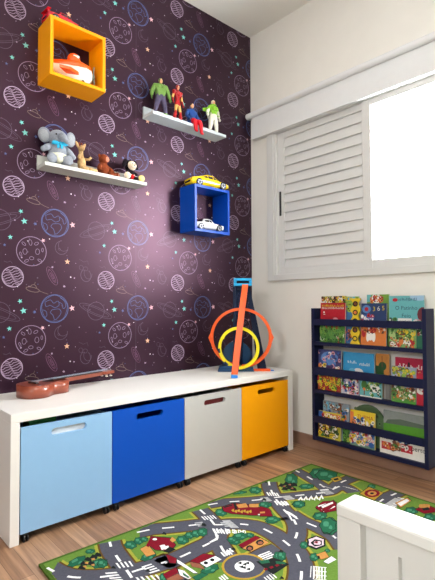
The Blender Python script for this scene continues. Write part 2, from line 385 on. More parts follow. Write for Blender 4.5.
PRINTS = """
w -1.420,-.750 -1.415,-.754 -1.421,-.786 -1.425,-.782
w -1.408,-.756 -1.403,-.759 -1.409,-.791 -1.414,-.788
w -1.397,-.762 -1.392,-.765 -1.398,-.797 -1.403,-.794
w -1.385,-.768 -1.380,-.771 -1.387,-.803 -1.391,-.800
w -1.469,-.774 -1.470,-.782 -1.441,-.802 -1.441,-.793
w -1.471,-.789 -1.471,-.797 -1.443,-.816 -1.443,-.808
w -1.472,-.804 -1.473,-.812 -1.445,-.831 -1.445,-.823
w -1.474,-.818 -1.474,-.826 -1.447,-.845 -1.446,-.837
w -1.371,-.822 -1.371,-.829 -1.339,-.835 -1.339,-.828
w -1.371,-.836 -1.371,-.843 -1.339,-.849 -1.339,-.842
w -1.371,-.850 -1.371,-.856 -1.339,-.863 -1.339,-.856
w -1.371,-.863 -1.370,-.870 -1.339,-.877 -1.339,-.870
w -1.413,-.856 -1.408,-.861 -1.412,-.893 -1.417,-.888
w -1.401,-.863 -1.396,-.868 -1.400,-.900 -1.405,-.895
w -1.388,-.870 -1.383,-.875 -1.388,-.907 -1.392,-.902
w -1.376,-.877 -1.371,-.882 -1.375,-.914 -1.380,-.909
w -1.363,-.884 -1.358,-.889 -1.363,-.921 -1.368,-.916
w -1.053,-.792 -1.049,-.796 -1.063,-.823 -1.067,-.820
w -1.042,-.802 -1.038,-.806 -1.052,-.834 -1.056,-.830
w -1.031,-.812 -1.027,-.816 -1.041,-.844 -1.045,-.840
w -1.020,-.823 -1.016,-.826 -1.030,-.854 -1.034,-.850
g2 -1.073,-.715 -1.075,-.723 -1.049,-.737 -1.046,-.729
g2 -1.076,-.727 -1.078,-.735 -1.051,-.750 -1.049,-.742
g2 -1.078,-.740 -1.080,-.748 -1.054,-.762 -1.052,-.754
w -1.138,-.932 -1.132,-.933 -1.137,-.956 -1.142,-.956
w -1.126,-.931 -1.120,-.932 -1.125,-.956 -1.131,-.955
w -1.113,-.931 -1.107,-.931 -1.113,-.955 -1.119,-.955
w -1.101,-.930 -1.095,-.931 -1.100,-.955 -1.107,-.954
w -1.136,-.927 -1.132,-.930 -1.140,-.956 -1.144,-.953
w -1.127,-.930 -1.123,-.933 -1.131,-.959 -1.135,-.956
w -1.118,-.933 -1.114,-.936 -1.122,-.962 -1.126,-.959
w -1.109,-.936 -1.105,-.939 -1.114,-.965 -1.118,-.962
w -1.059,-1.023 -1.060,-1.029 -1.013,-1.036 -1.012,-1.030
w -1.061,-1.033 -1.062,-1.039 -1.015,-1.046 -1.014,-1.040
w -1.062,-1.043 -1.063,-1.048 -1.017,-1.056 -1.016,-1.050
w -1.064,-1.053 -1.065,-1.058 -1.019,-1.065 -1.018,-1.060
g2 -1.001,-.778 -1.003,-.788 -.978,-.806 -.975,-.796
g2 -1.004,-.792 -1.006,-.801 -.981,-.820 -.979,-.810
g2 -1.007,-.806 -1.009,-.815 -.984,-.833 -.982,-.824
w -1.132,-1.114 -1.128,-1.115 -1.135,-1.140 -1.139,-1.139
w -1.122,-1.115 -1.117,-1.116 -1.124,-1.141 -1.129,-1.140
w -1.111,-1.115 -1.107,-1.116 -1.114,-1.142 -1.119,-1.141
w -1.101,-1.116 -1.096,-1.117 -1.104,-1.143 -1.108,-1.142
w -1.231,-1.023 -1.226,-1.024 -1.231,-1.049 -1.236,-1.048
w -1.222,-1.023 -1.217,-1.024 -1.222,-1.049 -1.227,-1.048
w -1.212,-1.023 -1.208,-1.024 -1.213,-1.049 -1.218,-1.048
w -1.023,-.694 -1.019,-.698 -1.027,-.729 -1.031,-.725
w -1.014,-.699 -1.010,-.703 -1.018,-.734 -1.022,-.730
w -1.005,-.704 -1.001,-.708 -1.008,-.739 -1.012,-.736
w -.995,-.709 -.991,-.713 -.999,-.744 -1.003,-.741
w -.986,-.714 -.982,-.718 -.990,-.749 -.994,-.746
g2 -.986,-.772 -.989,-.787 -.965,-.805 -.962,-.790
g2 -.990,-.789 -.992,-.803 -.968,-.822 -.966,-.807
g2 -.993,-.806 -.995,-.820 -.972,-.838 -.970,-.824
g2 -.997,-.822 -.999,-.836 -.976,-.854 -.973,-.840
w -1.052,-.796 -1.047,-.800 -1.061,-.827 -1.066,-.823
w -1.046,-.804 -1.041,-.808 -1.055,-.836 -1.060,-.832
w -1.039,-.813 -1.035,-.817 -1.049,-.844 -1.053,-.841
w -1.033,-.822 -1.029,-.826 -1.043,-.853 -1.047,-.849
w -1.027,-.831 -1.023,-.835 -1.037,-.862 -1.041,-.858
g2 -.738,-.735 -.741,-.747 -.710,-.763 -.706,-.752
g2 -.742,-.748 -.746,-.760 -.714,-.776 -.711,-.765
g2 -.746,-.761 -.750,-.772 -.719,-.789 -.715,-.778
w -.674,-.715 -.669,-.719 -.688,-.750 -.693,-.746
w -.667,-.723 -.663,-.727 -.682,-.758 -.686,-.754
w -.661,-.731 -.656,-.735 -.676,-.766 -.680,-.762
w -.655,-.739 -.650,-.743 -.669,-.774 -.674,-.770
w -.648,-.747 -.644,-.752 -.663,-.782 -.668,-.778
w -.715,-.793 -.710,-.798 -.730,-.832 -.735,-.828
w -.705,-.802 -.700,-.807 -.720,-.841 -.726,-.836
w -.696,-.811 -.690,-.816 -.711,-.850 -.716,-.845
w -.686,-.820 -.681,-.825 -.701,-.859 -.707,-.854
g2 -.660,-.785 -.663,-.797 -.629,-.816 -.625,-.804
g2 -.663,-.799 -.667,-.811 -.633,-.829 -.629,-.818
g2 -.667,-.813 -.671,-.824 -.637,-.843 -.633,-.831
g2 -.494,-.867 -.495,-.875 -.459,-.891 -.457,-.883
g2 -.497,-.878 -.499,-.885 -.462,-.901 -.460,-.894
g2 -.500,-.888 -.502,-.896 -.466,-.912 -.464,-.904
g2 -.504,-.899 -.505,-.906 -.469,-.922 -.467,-.914
g2 -.441,-.822 -.437,-.825 -.437,-.859 -.441,-.856
g2 -.439,-.833 -.435,-.836 -.435,-.870 -.439,-.866
g2 -.438,-.844 -.434,-.847 -.434,-.881 -.438,-.877
g2 -.437,-.854 -.433,-.858 -.433,-.891 -.437,-.888
w -.394,-1.116 -.386,-1.117 -.382,-1.147 -.391,-1.145
w -.375,-1.117 -.366,-1.118 -.363,-1.148 -.371,-1.147
w -.355,-1.119 -.346,-1.120 -.343,-1.150 -.352,-1.148
w -.335,-1.120 -.326,-1.121 -.323,-1.151 -.332,-1.150
w -.315,-1.121 -.306,-1.123 -.303,-1.153 -.312,-1.152
w -.380,-.904 -.376,-.908 -.365,-.934 -.369,-.931
w -.379,-.917 -.375,-.921 -.364,-.947 -.368,-.943
w -.378,-.930 -.374,-.934 -.363,-.959 -.367,-.955
w -.377,-.942 -.373,-.946 -.362,-.972 -.366,-.968
w -.709,-.817 -.704,-.821 -.722,-.853 -.726,-.849
w -.696,-.822 -.692,-.826 -.710,-.858 -.714,-.854
w -.684,-.827 -.680,-.832 -.698,-.863 -.702,-.859
w -.982,-1.174 -.980,-1.176 -1.029,-1.209 -1.031,-1.207
w -.976,-1.183 -.974,-1.185 -1.023,-1.218 -1.025,-1.216
w -.970,-1.192 -.968,-1.194 -1.017,-1.226 -1.020,-1.224
w -.965,-1.200 -.962,-1.202 -1.012,-1.234 -1.014,-1.233
w -.959,-1.209 -.957,-1.211 -1.006,-1.243 -1.008,-1.241
w -1.017,-.831 -1.015,-.833 -1.029,-.851 -1.031,-.849
w -1.013,-.836 -1.010,-.838 -1.025,-.856 -1.027,-.855
w -1.017,-.831 -1.021,-.835 -1.016,-.843 -1.012,-.839
w -1.030,-.844 -1.033,-.848 -1.028,-.856 -1.024,-.852
w -1.004,-.846 -1.001,-.848 -1.016,-.866 -1.018,-.864
w -.999,-.852 -.997,-.854 -1.011,-.872 -1.014,-.870
w -1.004,-.846 -1.008,-.850 -1.002,-.858 -.998,-.854
w -1.016,-.859 -1.020,-.864 -1.015,-.871 -1.011,-.867
w -.990,-.862 -.988,-.864 -1.003,-.881 -1.005,-.879
w -.986,-.867 -.984,-.869 -.998,-.887 -1.000,-.885
w -.990,-.862 -.994,-.866 -.989,-.874 -.985,-.870
w -1.003,-.875 -1.007,-.879 -1.002,-.886 -.998,-.882
w -.979,-.875 -.977,-.877 -.992,-.895 -.994,-.893
w -.975,-.881 -.973,-.882 -.987,-.900 -.989,-.898
w -.979,-.875 -.983,-.879 -.978,-.887 -.974,-.883
w -.992,-.888 -.996,-.892 -.991,-.900 -.987,-.896
w -1.018,-.835 -1.016,-.837 -1.030,-.856 -1.032,-.854
w -1.014,-.841 -1.011,-.843 -1.026,-.861 -1.028,-.859
w -1.018,-.835 -1.022,-.840 -1.017,-.848 -1.013,-.843
w -1.030,-.849 -1.034,-.853 -1.029,-.861 -1.025,-.857
w -1.003,-.854 -1.001,-.856 -1.015,-.873 -1.017,-.872
w -.999,-.859 -.997,-.861 -1.011,-.879 -1.013,-.877
w -1.003,-.854 -1.007,-.858 -1.002,-.866 -.998,-.862
w -1.016,-.867 -1.020,-.871 -1.015,-.879 -1.011,-.875
w -.990,-.873 -.987,-.875 -1.002,-.892 -1.004,-.890
w -.985,-.878 -.983,-.880 -.998,-.897 -1.000,-.896
w -.990,-.873 -.994,-.877 -.988,-.884 -.984,-.880
w -1.002,-.885 -1.006,-.889 -1.001,-.897 -.997,-.893
w -.632,-.853 -.597,-.843 -.620,-.873 -.626,-.867 -.617,-.855 -.635,-.863
w -.617,-.868 -.578,-.855 -.602,-.885 -.608,-.880 -.597,-.867 -.619,-.878
w -.601,-.882 -.558,-.867 -.584,-.898 -.590,-.892 -.577,-.879 -.604,-.892
w -.585,-.897 -.538,-.878 -.566,-.911 -.572,-.905 -.558,-.890 -.588,-.907
w -.570,-.911 -.518,-.890 -.547,-.923 -.553,-.918 -.538,-.902 -.573,-.921
w -.747,-.883 -.745,-.899 -.765,-.960 -.771,-.954 -.759,-.912 -.791,-.953 -.795,-.949
w -1.068,-.834 -1.067,-.844 -1.090,-.864 -1.123,-.862 -1.121,-.855 -1.088,-.851
y -1.084,-1.083 -1.097,-1.092 -1.111,-1.099 -1.127,-1.102 -1.142,-1.101 -1.157,-1.098 -1.171,-1.092 -1.183,-1.083 -1.193,-1.072 -1.200,-1.059 -1.204,-1.045 -1.204,-1.030 -1.202,-1.016 -1.196,-1.002 -1.187,-.989 -1.175,-.979 -1.160,-.971 -1.144,-.966 -1.128,-.965 -1.111,-.968 -1.096,-.975 -1.082,-.984 -1.072,-.997 -1.065,-1.011 -1.061,-1.027 -1.061,-1.042 -1.066,-1.058 -1.073,-1.071
r -1.089,-1.079 -1.100,-1.087 -1.113,-1.092 -1.127,-1.095 -1.141,-1.094 -1.154,-1.091 -1.166,-1.086 -1.177,-1.078 -1.186,-1.068 -1.193,-1.056 -1.196,-1.043 -1.197,-1.030 -1.195,-1.017 -1.189,-1.005 -1.181,-.994 -1.171,-.985 -1.158,-.978 -1.144,-.974 -1.129,-.974 -1.115,-.976 -1.101,-.982 -1.089,-.991 -1.080,-1.002 -1.073,-1.015 -1.070,-1.028 -1.070,-1.042 -1.073,-1.056 -1.080,-1.068
w -1.112,-1.058 -1.120,-1.063 -1.129,-1.066 -1.139,-1.066 -1.148,-1.063 -1.156,-1.058 -1.162,-1.051 -1.165,-1.042 -1.165,-1.033 -1.163,-1.024 -1.157,-1.016 -1.149,-1.010 -1.140,-1.007 -1.130,-1.007 -1.120,-1.009 -1.112,-1.015 -1.106,-1.022 -1.103,-1.031 -1.103,-1.041 -1.106,-1.050
k -1.128,-1.018 -1.134,-1.023 -1.136,-1.016 -1.138,-1.009 -1.130,-1.010 -1.122,-1.012
k -1.136,-1.044 -1.142,-1.049 -1.144,-1.042 -1.146,-1.034 -1.138,-1.036 -1.131,-1.038
k -1.132,-1.059 -1.137,-1.064 -1.140,-1.057 -1.142,-1.050 -1.134,-1.051 -1.126,-1.053
k -1.110,-1.034 -1.116,-1.039 -1.119,-1.032 -1.121,-1.025 -1.113,-1.026 -1.105,-1.028
k -1.138,-1.036 -1.144,-1.041 -1.147,-1.034 -1.149,-1.026 -1.141,-1.028 -1.133,-1.030
k -1.122,-1.033 -1.128,-1.038 -1.130,-1.031 -1.132,-1.024 -1.124,-1.025 -1.116,-1.028
w -.977,-1.179 -.975,-1.180 -1.029,-1.220 -1.031,-1.218
w -.972,-1.186 -.970,-1.188 -1.024,-1.226 -1.026,-1.225
w -.967,-1.193 -.965,-1.195 -1.019,-1.233 -1.021,-1.231
w -.961,-1.200 -.960,-1.202 -1.014,-1.240 -1.016,-1.238
w -.956,-1.207 -.954,-1.209 -1.009,-1.246 -1.011,-1.245
w -.977,-1.179 -.980,-1.181 -.954,-1.213 -.952,-1.211
w -.995,-1.192 -.998,-1.194 -.973,-1.226 -.970,-1.224
w -1.013,-1.205 -1.015,-1.207 -.990,-1.238 -.988,-1.236
w -1.030,-1.217 -1.032,-1.219 -1.008,-1.250 -1.005,-1.248
k -1.475,-.656 -1.475,-.666 -1.490,-.673 -1.502,-.682 -1.516,-.680 -1.531,-.681 -1.534,-.671 -1.541,-.664 -1.530,-.654 -1.524,-.643 -1.508,-.640 -1.492,-.635 -1.483,-.641 -1.470,-.645
t -1.477,-.656 -1.477,-.666 -1.491,-.672 -1.502,-.680 -1.515,-.678 -1.529,-.679 -1.532,-.670 -1.538,-.663 -1.529,-.655 -1.523,-.645 -1.508,-.642 -1.493,-.637 -1.485,-.643 -1.473,-.646
T -1.498,-.649 -1.501,-.656 -1.511,-.658 -1.520,-.658 -1.520,-.652 -1.517,-.645 -1.508,-.643 -1.498,-.643
T -1.493,-.671 -1.495,-.676 -1.502,-.677 -1.508,-.675 -1.505,-.670 -1.500,-.666 -1.494,-.667
k -1.436,-.727 -1.439,-.740 -1.452,-.742 -1.463,-.748 -1.472,-.740 -1.483,-.734 -1.482,-.721 -1.484,-.708 -1.474,-.700 -1.466,-.689 -1.454,-.693 -1.441,-.692 -1.437,-.705 -1.429,-.715
t -1.438,-.726 -1.441,-.738 -1.452,-.740 -1.463,-.746 -1.471,-.738 -1.481,-.733 -1.480,-.721 -1.482,-.709 -1.473,-.702 -1.465,-.692 -1.454,-.695 -1.442,-.695 -1.438,-.706 -1.431,-.716
T -1.452,-.713 -1.456,-.720 -1.464,-.718 -1.470,-.714 -1.469,-.707 -1.465,-.699 -1.457,-.701 -1.450,-.705
T -1.450,-.732 -1.453,-.737 -1.458,-.735 -1.461,-.731 -1.458,-.726 -1.453,-.722 -1.450,-.727
k -1.435,-.642 -1.437,-.649 -1.444,-.649 -1.451,-.651 -1.456,-.645 -1.463,-.640 -1.462,-.633 -1.463,-.625 -1.457,-.621 -1.452,-.616 -1.445,-.619 -1.438,-.621 -1.435,-.629 -1.431,-.636
t -1.436,-.641 -1.438,-.648 -1.445,-.648 -1.451,-.650 -1.456,-.644 -1.461,-.640 -1.461,-.633 -1.462,-.625 -1.456,-.622 -1.452,-.617 -1.446,-.621 -1.439,-.622 -1.436,-.629 -1.432,-.636
T -1.445,-.632 -1.447,-.635 -1.452,-.634 -1.455,-.630 -1.454,-.626 -1.452,-.622 -1.448,-.624 -1.444,-.627
T -1.442,-.643 -1.445,-.645 -1.447,-.644 -1.449,-.641 -1.447,-.638 -1.445,-.637 -1.442,-.640
k -1.314,-.703 -1.320,-.715 -1.330,-.714 -1.340,-.718 -1.345,-.707 -1.352,-.699 -1.348,-.686 -1.347,-.673 -1.337,-.668 -1.328,-.659 -1.320,-.665 -1.310,-.668 -1.309,-.681 -1.306,-.693
t -1.315,-.702 -1.320,-.713 -1.330,-.712 -1.339,-.715 -1.343,-.705 -1.350,-.698 -1.346,-.686 -1.346,-.674 -1.336,-.669 -1.328,-.661 -1.321,-.667 -1.311,-.670 -1.311,-.682 -1.308,-.693
T -1.325,-.687 -1.330,-.693 -1.335,-.689 -1.339,-.684 -1.336,-.677 -1.331,-.671 -1.326,-.674 -1.321,-.679
T -1.323,-.703 -1.327,-.707 -1.331,-.704 -1.332,-.699 -1.329,-.695 -1.324,-.692 -1.322,-.698
k -1.284,-.696 -1.289,-.707 -1.298,-.707 -1.306,-.711 -1.309,-.703 -1.315,-.696 -1.310,-.685 -1.308,-.673 -1.300,-.668 -1.292,-.659 -1.285,-.664 -1.277,-.665 -1.278,-.676 -1.276,-.686
t -1.285,-.695 -1.290,-.705 -1.297,-.706 -1.305,-.709 -1.308,-.701 -1.313,-.695 -1.309,-.685 -1.307,-.674 -1.299,-.669 -1.292,-.661 -1.286,-.666 -1.279,-.667 -1.279,-.677 -1.278,-.687
T -1.291,-.683 -1.296,-.688 -1.300,-.686 -1.303,-.682 -1.299,-.675 -1.295,-.669 -1.291,-.672 -1.288,-.676
T -1.292,-.697 -1.295,-.701 -1.298,-.699 -1.299,-.694 -1.295,-.690 -1.291,-.688 -1.290,-.692
k -1.266,-.698 -1.270,-.706 -1.277,-.706 -1.283,-.709 -1.286,-.702 -1.290,-.697 -1.287,-.689 -1.286,-.680 -1.279,-.676 -1.273,-.670 -1.268,-.674 -1.261,-.675 -1.262,-.683 -1.260,-.691
t -1.267,-.697 -1.270,-.705 -1.276,-.705 -1.283,-.707 -1.285,-.701 -1.289,-.696 -1.286,-.689 -1.285,-.681 -1.279,-.677 -1.273,-.671 -1.268,-.675 -1.263,-.676 -1.263,-.684 -1.262,-.691
T -1.272,-.688 -1.275,-.692 -1.279,-.690 -1.281,-.687 -1.279,-.682 -1.275,-.678 -1.272,-.679 -1.270,-.683
T -1.272,-.698 -1.275,-.701 -1.277,-.699 -1.278,-.696 -1.275,-.693 -1.272,-.691 -1.271,-.695
k -1.297,-.790 -1.299,-.800 -1.313,-.805 -1.325,-.811 -1.336,-.807 -1.349,-.806 -1.350,-.797 -1.355,-.788 -1.344,-.780 -1.337,-.771 -1.323,-.770 -1.308,-.767 -1.302,-.775 -1.291,-.780
t -1.299,-.790 -1.301,-.799 -1.314,-.803 -1.325,-.809 -1.335,-.806 -1.347,-.804 -1.348,-.796 -1.352,-.788 -1.343,-.781 -1.336,-.772 -1.323,-.772 -1.309,-.769 -1.303,-.776 -1.294,-.781
T -1.316,-.782 -1.320,-.788 -1.329,-.788 -1.337,-.787 -1.336,-.781 -1.332,-.775 -1.324,-.775 -1.316,-.776
T -1.314,-.800 -1.317,-.804 -1.323,-.804 -1.328,-.802 -1.325,-.797 -1.320,-.794 -1.315,-.796
k -1.440,-.735 -1.445,-.747 -1.453,-.747 -1.461,-.751 -1.465,-.742 -1.470,-.736 -1.467,-.724 -1.466,-.712 -1.457,-.706 -1.450,-.697 -1.443,-.701 -1.435,-.703 -1.435,-.715 -1.433,-.725
t -1.441,-.735 -1.445,-.745 -1.452,-.745 -1.460,-.749 -1.463,-.741 -1.469,-.735 -1.465,-.724 -1.464,-.713 -1.457,-.707 -1.450,-.699 -1.444,-.704 -1.437,-.705 -1.437,-.716 -1.434,-.725
T -1.448,-.722 -1.452,-.728 -1.456,-.725 -1.459,-.721 -1.457,-.714 -1.453,-.708 -1.448,-.710 -1.445,-.714
T -1.447,-.736 -1.451,-.740 -1.453,-.738 -1.454,-.734 -1.451,-.729 -1.447,-.727 -1.446,-.731
k -1.349,-.920 -1.356,-.931 -1.362,-.933 -1.369,-.938 -1.370,-.932 -1.372,-.928 -1.367,-.918 -1.363,-.908 -1.355,-.901 -1.347,-.892 -1.343,-.894 -1.337,-.893 -1.340,-.903 -1.341,-.910
t -1.349,-.920 -1.355,-.929 -1.361,-.931 -1.368,-.936 -1.368,-.930 -1.371,-.927 -1.366,-.917 -1.362,-.908 -1.355,-.902 -1.348,-.894 -1.344,-.896 -1.339,-.895 -1.342,-.904 -1.342,-.911
T -1.352,-.911 -1.356,-.917 -1.359,-.916 -1.360,-.913 -1.356,-.907 -1.352,-.901 -1.349,-.902 -1.348,-.905
T -1.355,-.923 -1.359,-.927 -1.360,-.926 -1.360,-.922 -1.356,-.918 -1.353,-.915 -1.353,-.918
k -1.165,-.798 -1.173,-.810 -1.184,-.809 -1.196,-.812 -1.200,-.802 -1.207,-.794 -1.202,-.781 -1.199,-.767 -1.187,-.761 -1.176,-.752 -1.167,-.759 -1.156,-.761 -1.158,-.775 -1.155,-.787
t -1.167,-.797 -1.173,-.808 -1.184,-.807 -1.195,-.810 -1.198,-.800 -1.205,-.792 -1.200,-.781 -1.198,-.768 -1.187,-.763 -1.177,-.755 -1.169,-.761 -1.159,-.763 -1.160,-.776 -1.157,-.787
T -1.176,-.781 -1.182,-.787 -1.187,-.784 -1.191,-.778 -1.187,-.771 -1.181,-.764 -1.175,-.768 -1.171,-.773
T -1.176,-.797 -1.181,-.802 -1.184,-.799 -1.185,-.793 -1.181,-.789 -1.175,-.787 -1.174,-.792
k -1.130,-.786 -1.136,-.796 -1.145,-.795 -1.155,-.798 -1.158,-.789 -1.164,-.783 -1.159,-.772 -1.157,-.762 -1.147,-.757 -1.138,-.750 -1.131,-.755 -1.122,-.758 -1.123,-.769 -1.121,-.778
t -1.131,-.786 -1.136,-.794 -1.145,-.794 -1.153,-.796 -1.157,-.788 -1.162,-.782 -1.158,-.773 -1.156,-.763 -1.147,-.759 -1.139,-.752 -1.132,-.757 -1.124,-.759 -1.125,-.769 -1.123,-.778
T -1.138,-.773 -1.143,-.778 -1.147,-.775 -1.151,-.771 -1.147,-.765 -1.142,-.760 -1.137,-.762 -1.134,-.767
T -1.138,-.786 -1.142,-.789 -1.145,-.787 -1.146,-.783 -1.142,-.779 -1.138,-.778 -1.137,-.782
k -1.106,-.793 -1.113,-.804 -1.123,-.804 -1.133,-.807 -1.136,-.798 -1.142,-.791 -1.136,-.780 -1.133,-.768 -1.123,-.763 -1.113,-.755 -1.106,-.760 -1.096,-.762 -1.098,-.774 -1.097,-.784
t -1.107,-.792 -1.113,-.802 -1.122,-.802 -1.132,-.805 -1.134,-.796 -1.140,-.790 -1.135,-.780 -1.132,-.769 -1.122,-.765 -1.113,-.757 -1.107,-.762 -1.098,-.764 -1.100,-.775 -1.098,-.784
T -1.114,-.779 -1.119,-.785 -1.124,-.782 -1.127,-.777 -1.123,-.771 -1.117,-.765 -1.113,-.768 -1.109,-.773
T -1.115,-.793 -1.119,-.797 -1.122,-.795 -1.123,-.790 -1.119,-.786 -1.114,-.784 -1.113,-.788
k -1.073,-.789 -1.077,-.795 -1.084,-.794 -1.091,-.795 -1.094,-.788 -1.099,-.783 -1.096,-.776 -1.095,-.769 -1.088,-.767 -1.082,-.763 -1.077,-.768 -1.070,-.770 -1.070,-.778 -1.068,-.785
t -1.074,-.789 -1.077,-.794 -1.084,-.793 -1.090,-.793 -1.093,-.788 -1.098,-.783 -1.095,-.777 -1.094,-.770 -1.088,-.768 -1.083,-.765 -1.077,-.769 -1.071,-.771 -1.071,-.778 -1.069,-.784
T -1.080,-.779 -1.084,-.782 -1.087,-.779 -1.090,-.776 -1.088,-.772 -1.084,-.769 -1.081,-.772 -1.078,-.775
T -1.080,-.788 -1.082,-.790 -1.085,-.788 -1.086,-.785 -1.083,-.783 -1.080,-.782 -1.079,-.785
k -1.195,-.983 -1.199,-.993 -1.214,-.994 -1.228,-.998 -1.239,-.991 -1.253,-.987 -1.252,-.977 -1.255,-.967 -1.243,-.961 -1.233,-.953 -1.218,-.956 -1.202,-.955 -1.197,-.965 -1.187,-.973
t -1.197,-.982 -1.200,-.991 -1.215,-.992 -1.227,-.996 -1.238,-.990 -1.251,-.986 -1.250,-.977 -1.253,-.968 -1.241,-.962 -1.233,-.955 -1.219,-.957 -1.204,-.957 -1.199,-.966 -1.189,-.974
T -1.215,-.970 -1.220,-.975 -1.229,-.974 -1.237,-.971 -1.235,-.965 -1.230,-.959 -1.221,-.961 -1.213,-.964
T -1.213,-.987 -1.217,-.991 -1.223,-.990 -1.228,-.986 -1.224,-.982 -1.218,-.980 -1.213,-.983
k -1.348,-.921 -1.354,-.932 -1.361,-.934 -1.369,-.939 -1.369,-.932 -1.373,-.928 -1.367,-.917 -1.363,-.907 -1.355,-.900 -1.347,-.891 -1.343,-.894 -1.337,-.893 -1.340,-.903 -1.340,-.911
t -1.348,-.921 -1.354,-.930 -1.361,-.932 -1.367,-.937 -1.368,-.930 -1.371,-.927 -1.366,-.917 -1.363,-.908 -1.355,-.902 -1.348,-.893 -1.344,-.896 -1.338,-.895 -1.341,-.904 -1.341,-.912
T -1.351,-.912 -1.356,-.917 -1.359,-.916 -1.360,-.913 -1.356,-.907 -1.352,-.901 -1.349,-.902 -1.347,-.905
T -1.354,-.923 -1.358,-.927 -1.359,-.926 -1.359,-.923 -1.356,-.918 -1.352,-.916 -1.352,-.919
k -1.038,-.922 -1.046,-.932 -1.057,-.931 -1.069,-.933 -1.073,-.923 -1.079,-.915 -1.073,-.904 -1.070,-.893 -1.058,-.889 -1.047,-.881 -1.038,-.888 -1.028,-.891 -1.030,-.903 -1.028,-.913
t -1.039,-.921 -1.047,-.930 -1.057,-.929 -1.068,-.931 -1.071,-.922 -1.077,-.915 -1.071,-.905 -1.069,-.894 -1.058,-.890 -1.047,-.884 -1.040,-.889 -1.030,-.892 -1.032,-.903 -1.030,-.913
T -1.047,-.906 -1.054,-.911 -1.059,-.908 -1.063,-.903 -1.058,-.897 -1.052,-.892 -1.046,-.895 -1.043,-.900
T -1.049,-.921 -1.054,-.924 -1.057,-.921 -1.058,-.917 -1.053,-.913 -1.048,-.911 -1.046,-.916
k -1.001,-.908 -1.007,-.916 -1.016,-.915 -1.025,-.917 -1.027,-.910 -1.032,-.904 -1.027,-.896 -1.024,-.887 -1.015,-.883 -1.006,-.878 -1.000,-.882 -.992,-.884 -.993,-.893 -.992,-.902
t -1.001,-.907 -1.007,-.915 -1.015,-.914 -1.023,-.915 -1.026,-.909 -1.030,-.903 -1.026,-.896 -1.023,-.888 -1.015,-.885 -1.007,-.879 -1.001,-.884 -.994,-.886 -.995,-.894 -.994,-.902
T -1.007,-.897 -1.012,-.901 -1.016,-.898 -1.019,-.894 -1.015,-.889 -1.010,-.886 -1.006,-.888 -1.003,-.892
T -1.009,-.908 -1.012,-.910 -1.015,-.908 -1.016,-.905 -1.012,-.902 -1.007,-.901 -1.007,-.904
k -.976,-.928 -.981,-.934 -.989,-.932 -.997,-.933 -1.000,-.926 -1.005,-.921 -1.001,-.914 -1.000,-.906 -.992,-.904 -.984,-.900 -.978,-.905 -.971,-.908 -.971,-.916 -.969,-.923
t -.977,-.927 -.982,-.933 -.989,-.931 -.996,-.931 -.999,-.925 -1.004,-.920 -1.000,-.914 -.999,-.907 -.991,-.905 -.985,-.902 -.979,-.906 -.972,-.909 -.973,-.916 -.971,-.923
T -.983,-.917 -.987,-.920 -.991,-.917 -.994,-.913 -.991,-.910 -.987,-.907 -.983,-.909 -.980,-.913
T -.983,-.926 -.987,-.928 -.989,-.926 -.990,-.923 -.987,-.921 -.983,-.920 -.982,-.923
k -.998,-1.088 -1.009,-1.099 -1.022,-1.098 -1.035,-1.100 -1.038,-1.090 -1.044,-1.083 -1.035,-1.072 -1.030,-1.059 -1.016,-1.055 -1.002,-1.047 -.993,-1.053 -.982,-1.056 -.986,-1.068 -.985,-1.079
t -1.000,-1.087 -1.009,-1.097 -1.021,-1.096 -1.033,-1.098 -1.035,-1.089 -1.041,-1.082 -1.033,-1.072 -1.028,-1.060 -1.016,-1.056 -1.003,-1.049 -.995,-1.055 -.984,-1.057 -.988,-1.069 -.987,-1.079
T -1.007,-1.073 -1.014,-1.078 -1.020,-1.075 -1.023,-1.070 -1.017,-1.063 -1.009,-1.058 -1.003,-1.061 -1.000,-1.066
T -1.010,-1.087 -1.016,-1.091 -1.020,-1.088 -1.020,-1.084 -1.014,-1.080 -1.007,-1.078 -1.007,-1.082
k -.840,-.918 -.845,-.925 -.856,-.921 -.866,-.921 -.871,-.912 -.879,-.904 -.875,-.896 -.874,-.886 -.864,-.886 -.854,-.882 -.846,-.889 -.835,-.894 -.835,-.904 -.831,-.913
t -.841,-.917 -.846,-.923 -.856,-.920 -.865,-.919 -.870,-.911 -.877,-.903 -.873,-.896 -.873,-.888 -.863,-.887 -.855,-.884 -.847,-.890 -.837,-.895 -.837,-.904 -.833,-.913
T -.851,-.903 -.856,-.906 -.861,-.902 -.866,-.897 -.862,-.892 -.857,-.889 -.852,-.893 -.847,-.899
T -.849,-.915 -.853,-.917 -.857,-.914 -.859,-.910 -.855,-.907 -.850,-.907 -.848,-.911
k -.674,-.688 -.685,-.701 -.700,-.699 -.716,-.702 -.721,-.689 -.730,-.679 -.721,-.664 -.716,-.649 -.699,-.644 -.684,-.635 -.672,-.643 -.658,-.647 -.661,-.663 -.659,-.677
t -.675,-.687 -.685,-.699 -.699,-.697 -.714,-.699 -.718,-.687 -.727,-.678 -.719,-.665 -.714,-.651 -.699,-.646 -.685,-.638 -.674,-.646 -.661,-.650 -.664,-.664 -.662,-.677
T -.686,-.668 -.694,-.674 -.702,-.669 -.707,-.663 -.700,-.655 -.691,-.648 -.684,-.653 -.679,-.659
T -.688,-.686 -.695,-.691 -.699,-.687 -.700,-.681 -.693,-.676 -.686,-.674 -.685,-.680
k -.734,-.656 -.738,-.663 -.753,-.659 -.766,-.657 -.778,-.648 -.792,-.639 -.791,-.631 -.795,-.622 -.783,-.622 -.773,-.619 -.758,-.626 -.743,-.632 -.737,-.642 -.727,-.652
t -.737,-.655 -.739,-.661 -.753,-.657 -.766,-.656 -.777,-.647 -.789,-.639 -.789,-.632 -.793,-.623 -.781,-.623 -.773,-.620 -.759,-.628 -.745,-.633 -.739,-.642 -.730,-.651
T -.756,-.639 -.760,-.641 -.769,-.637 -.778,-.632 -.776,-.627 -.771,-.625 -.762,-.629 -.754,-.635
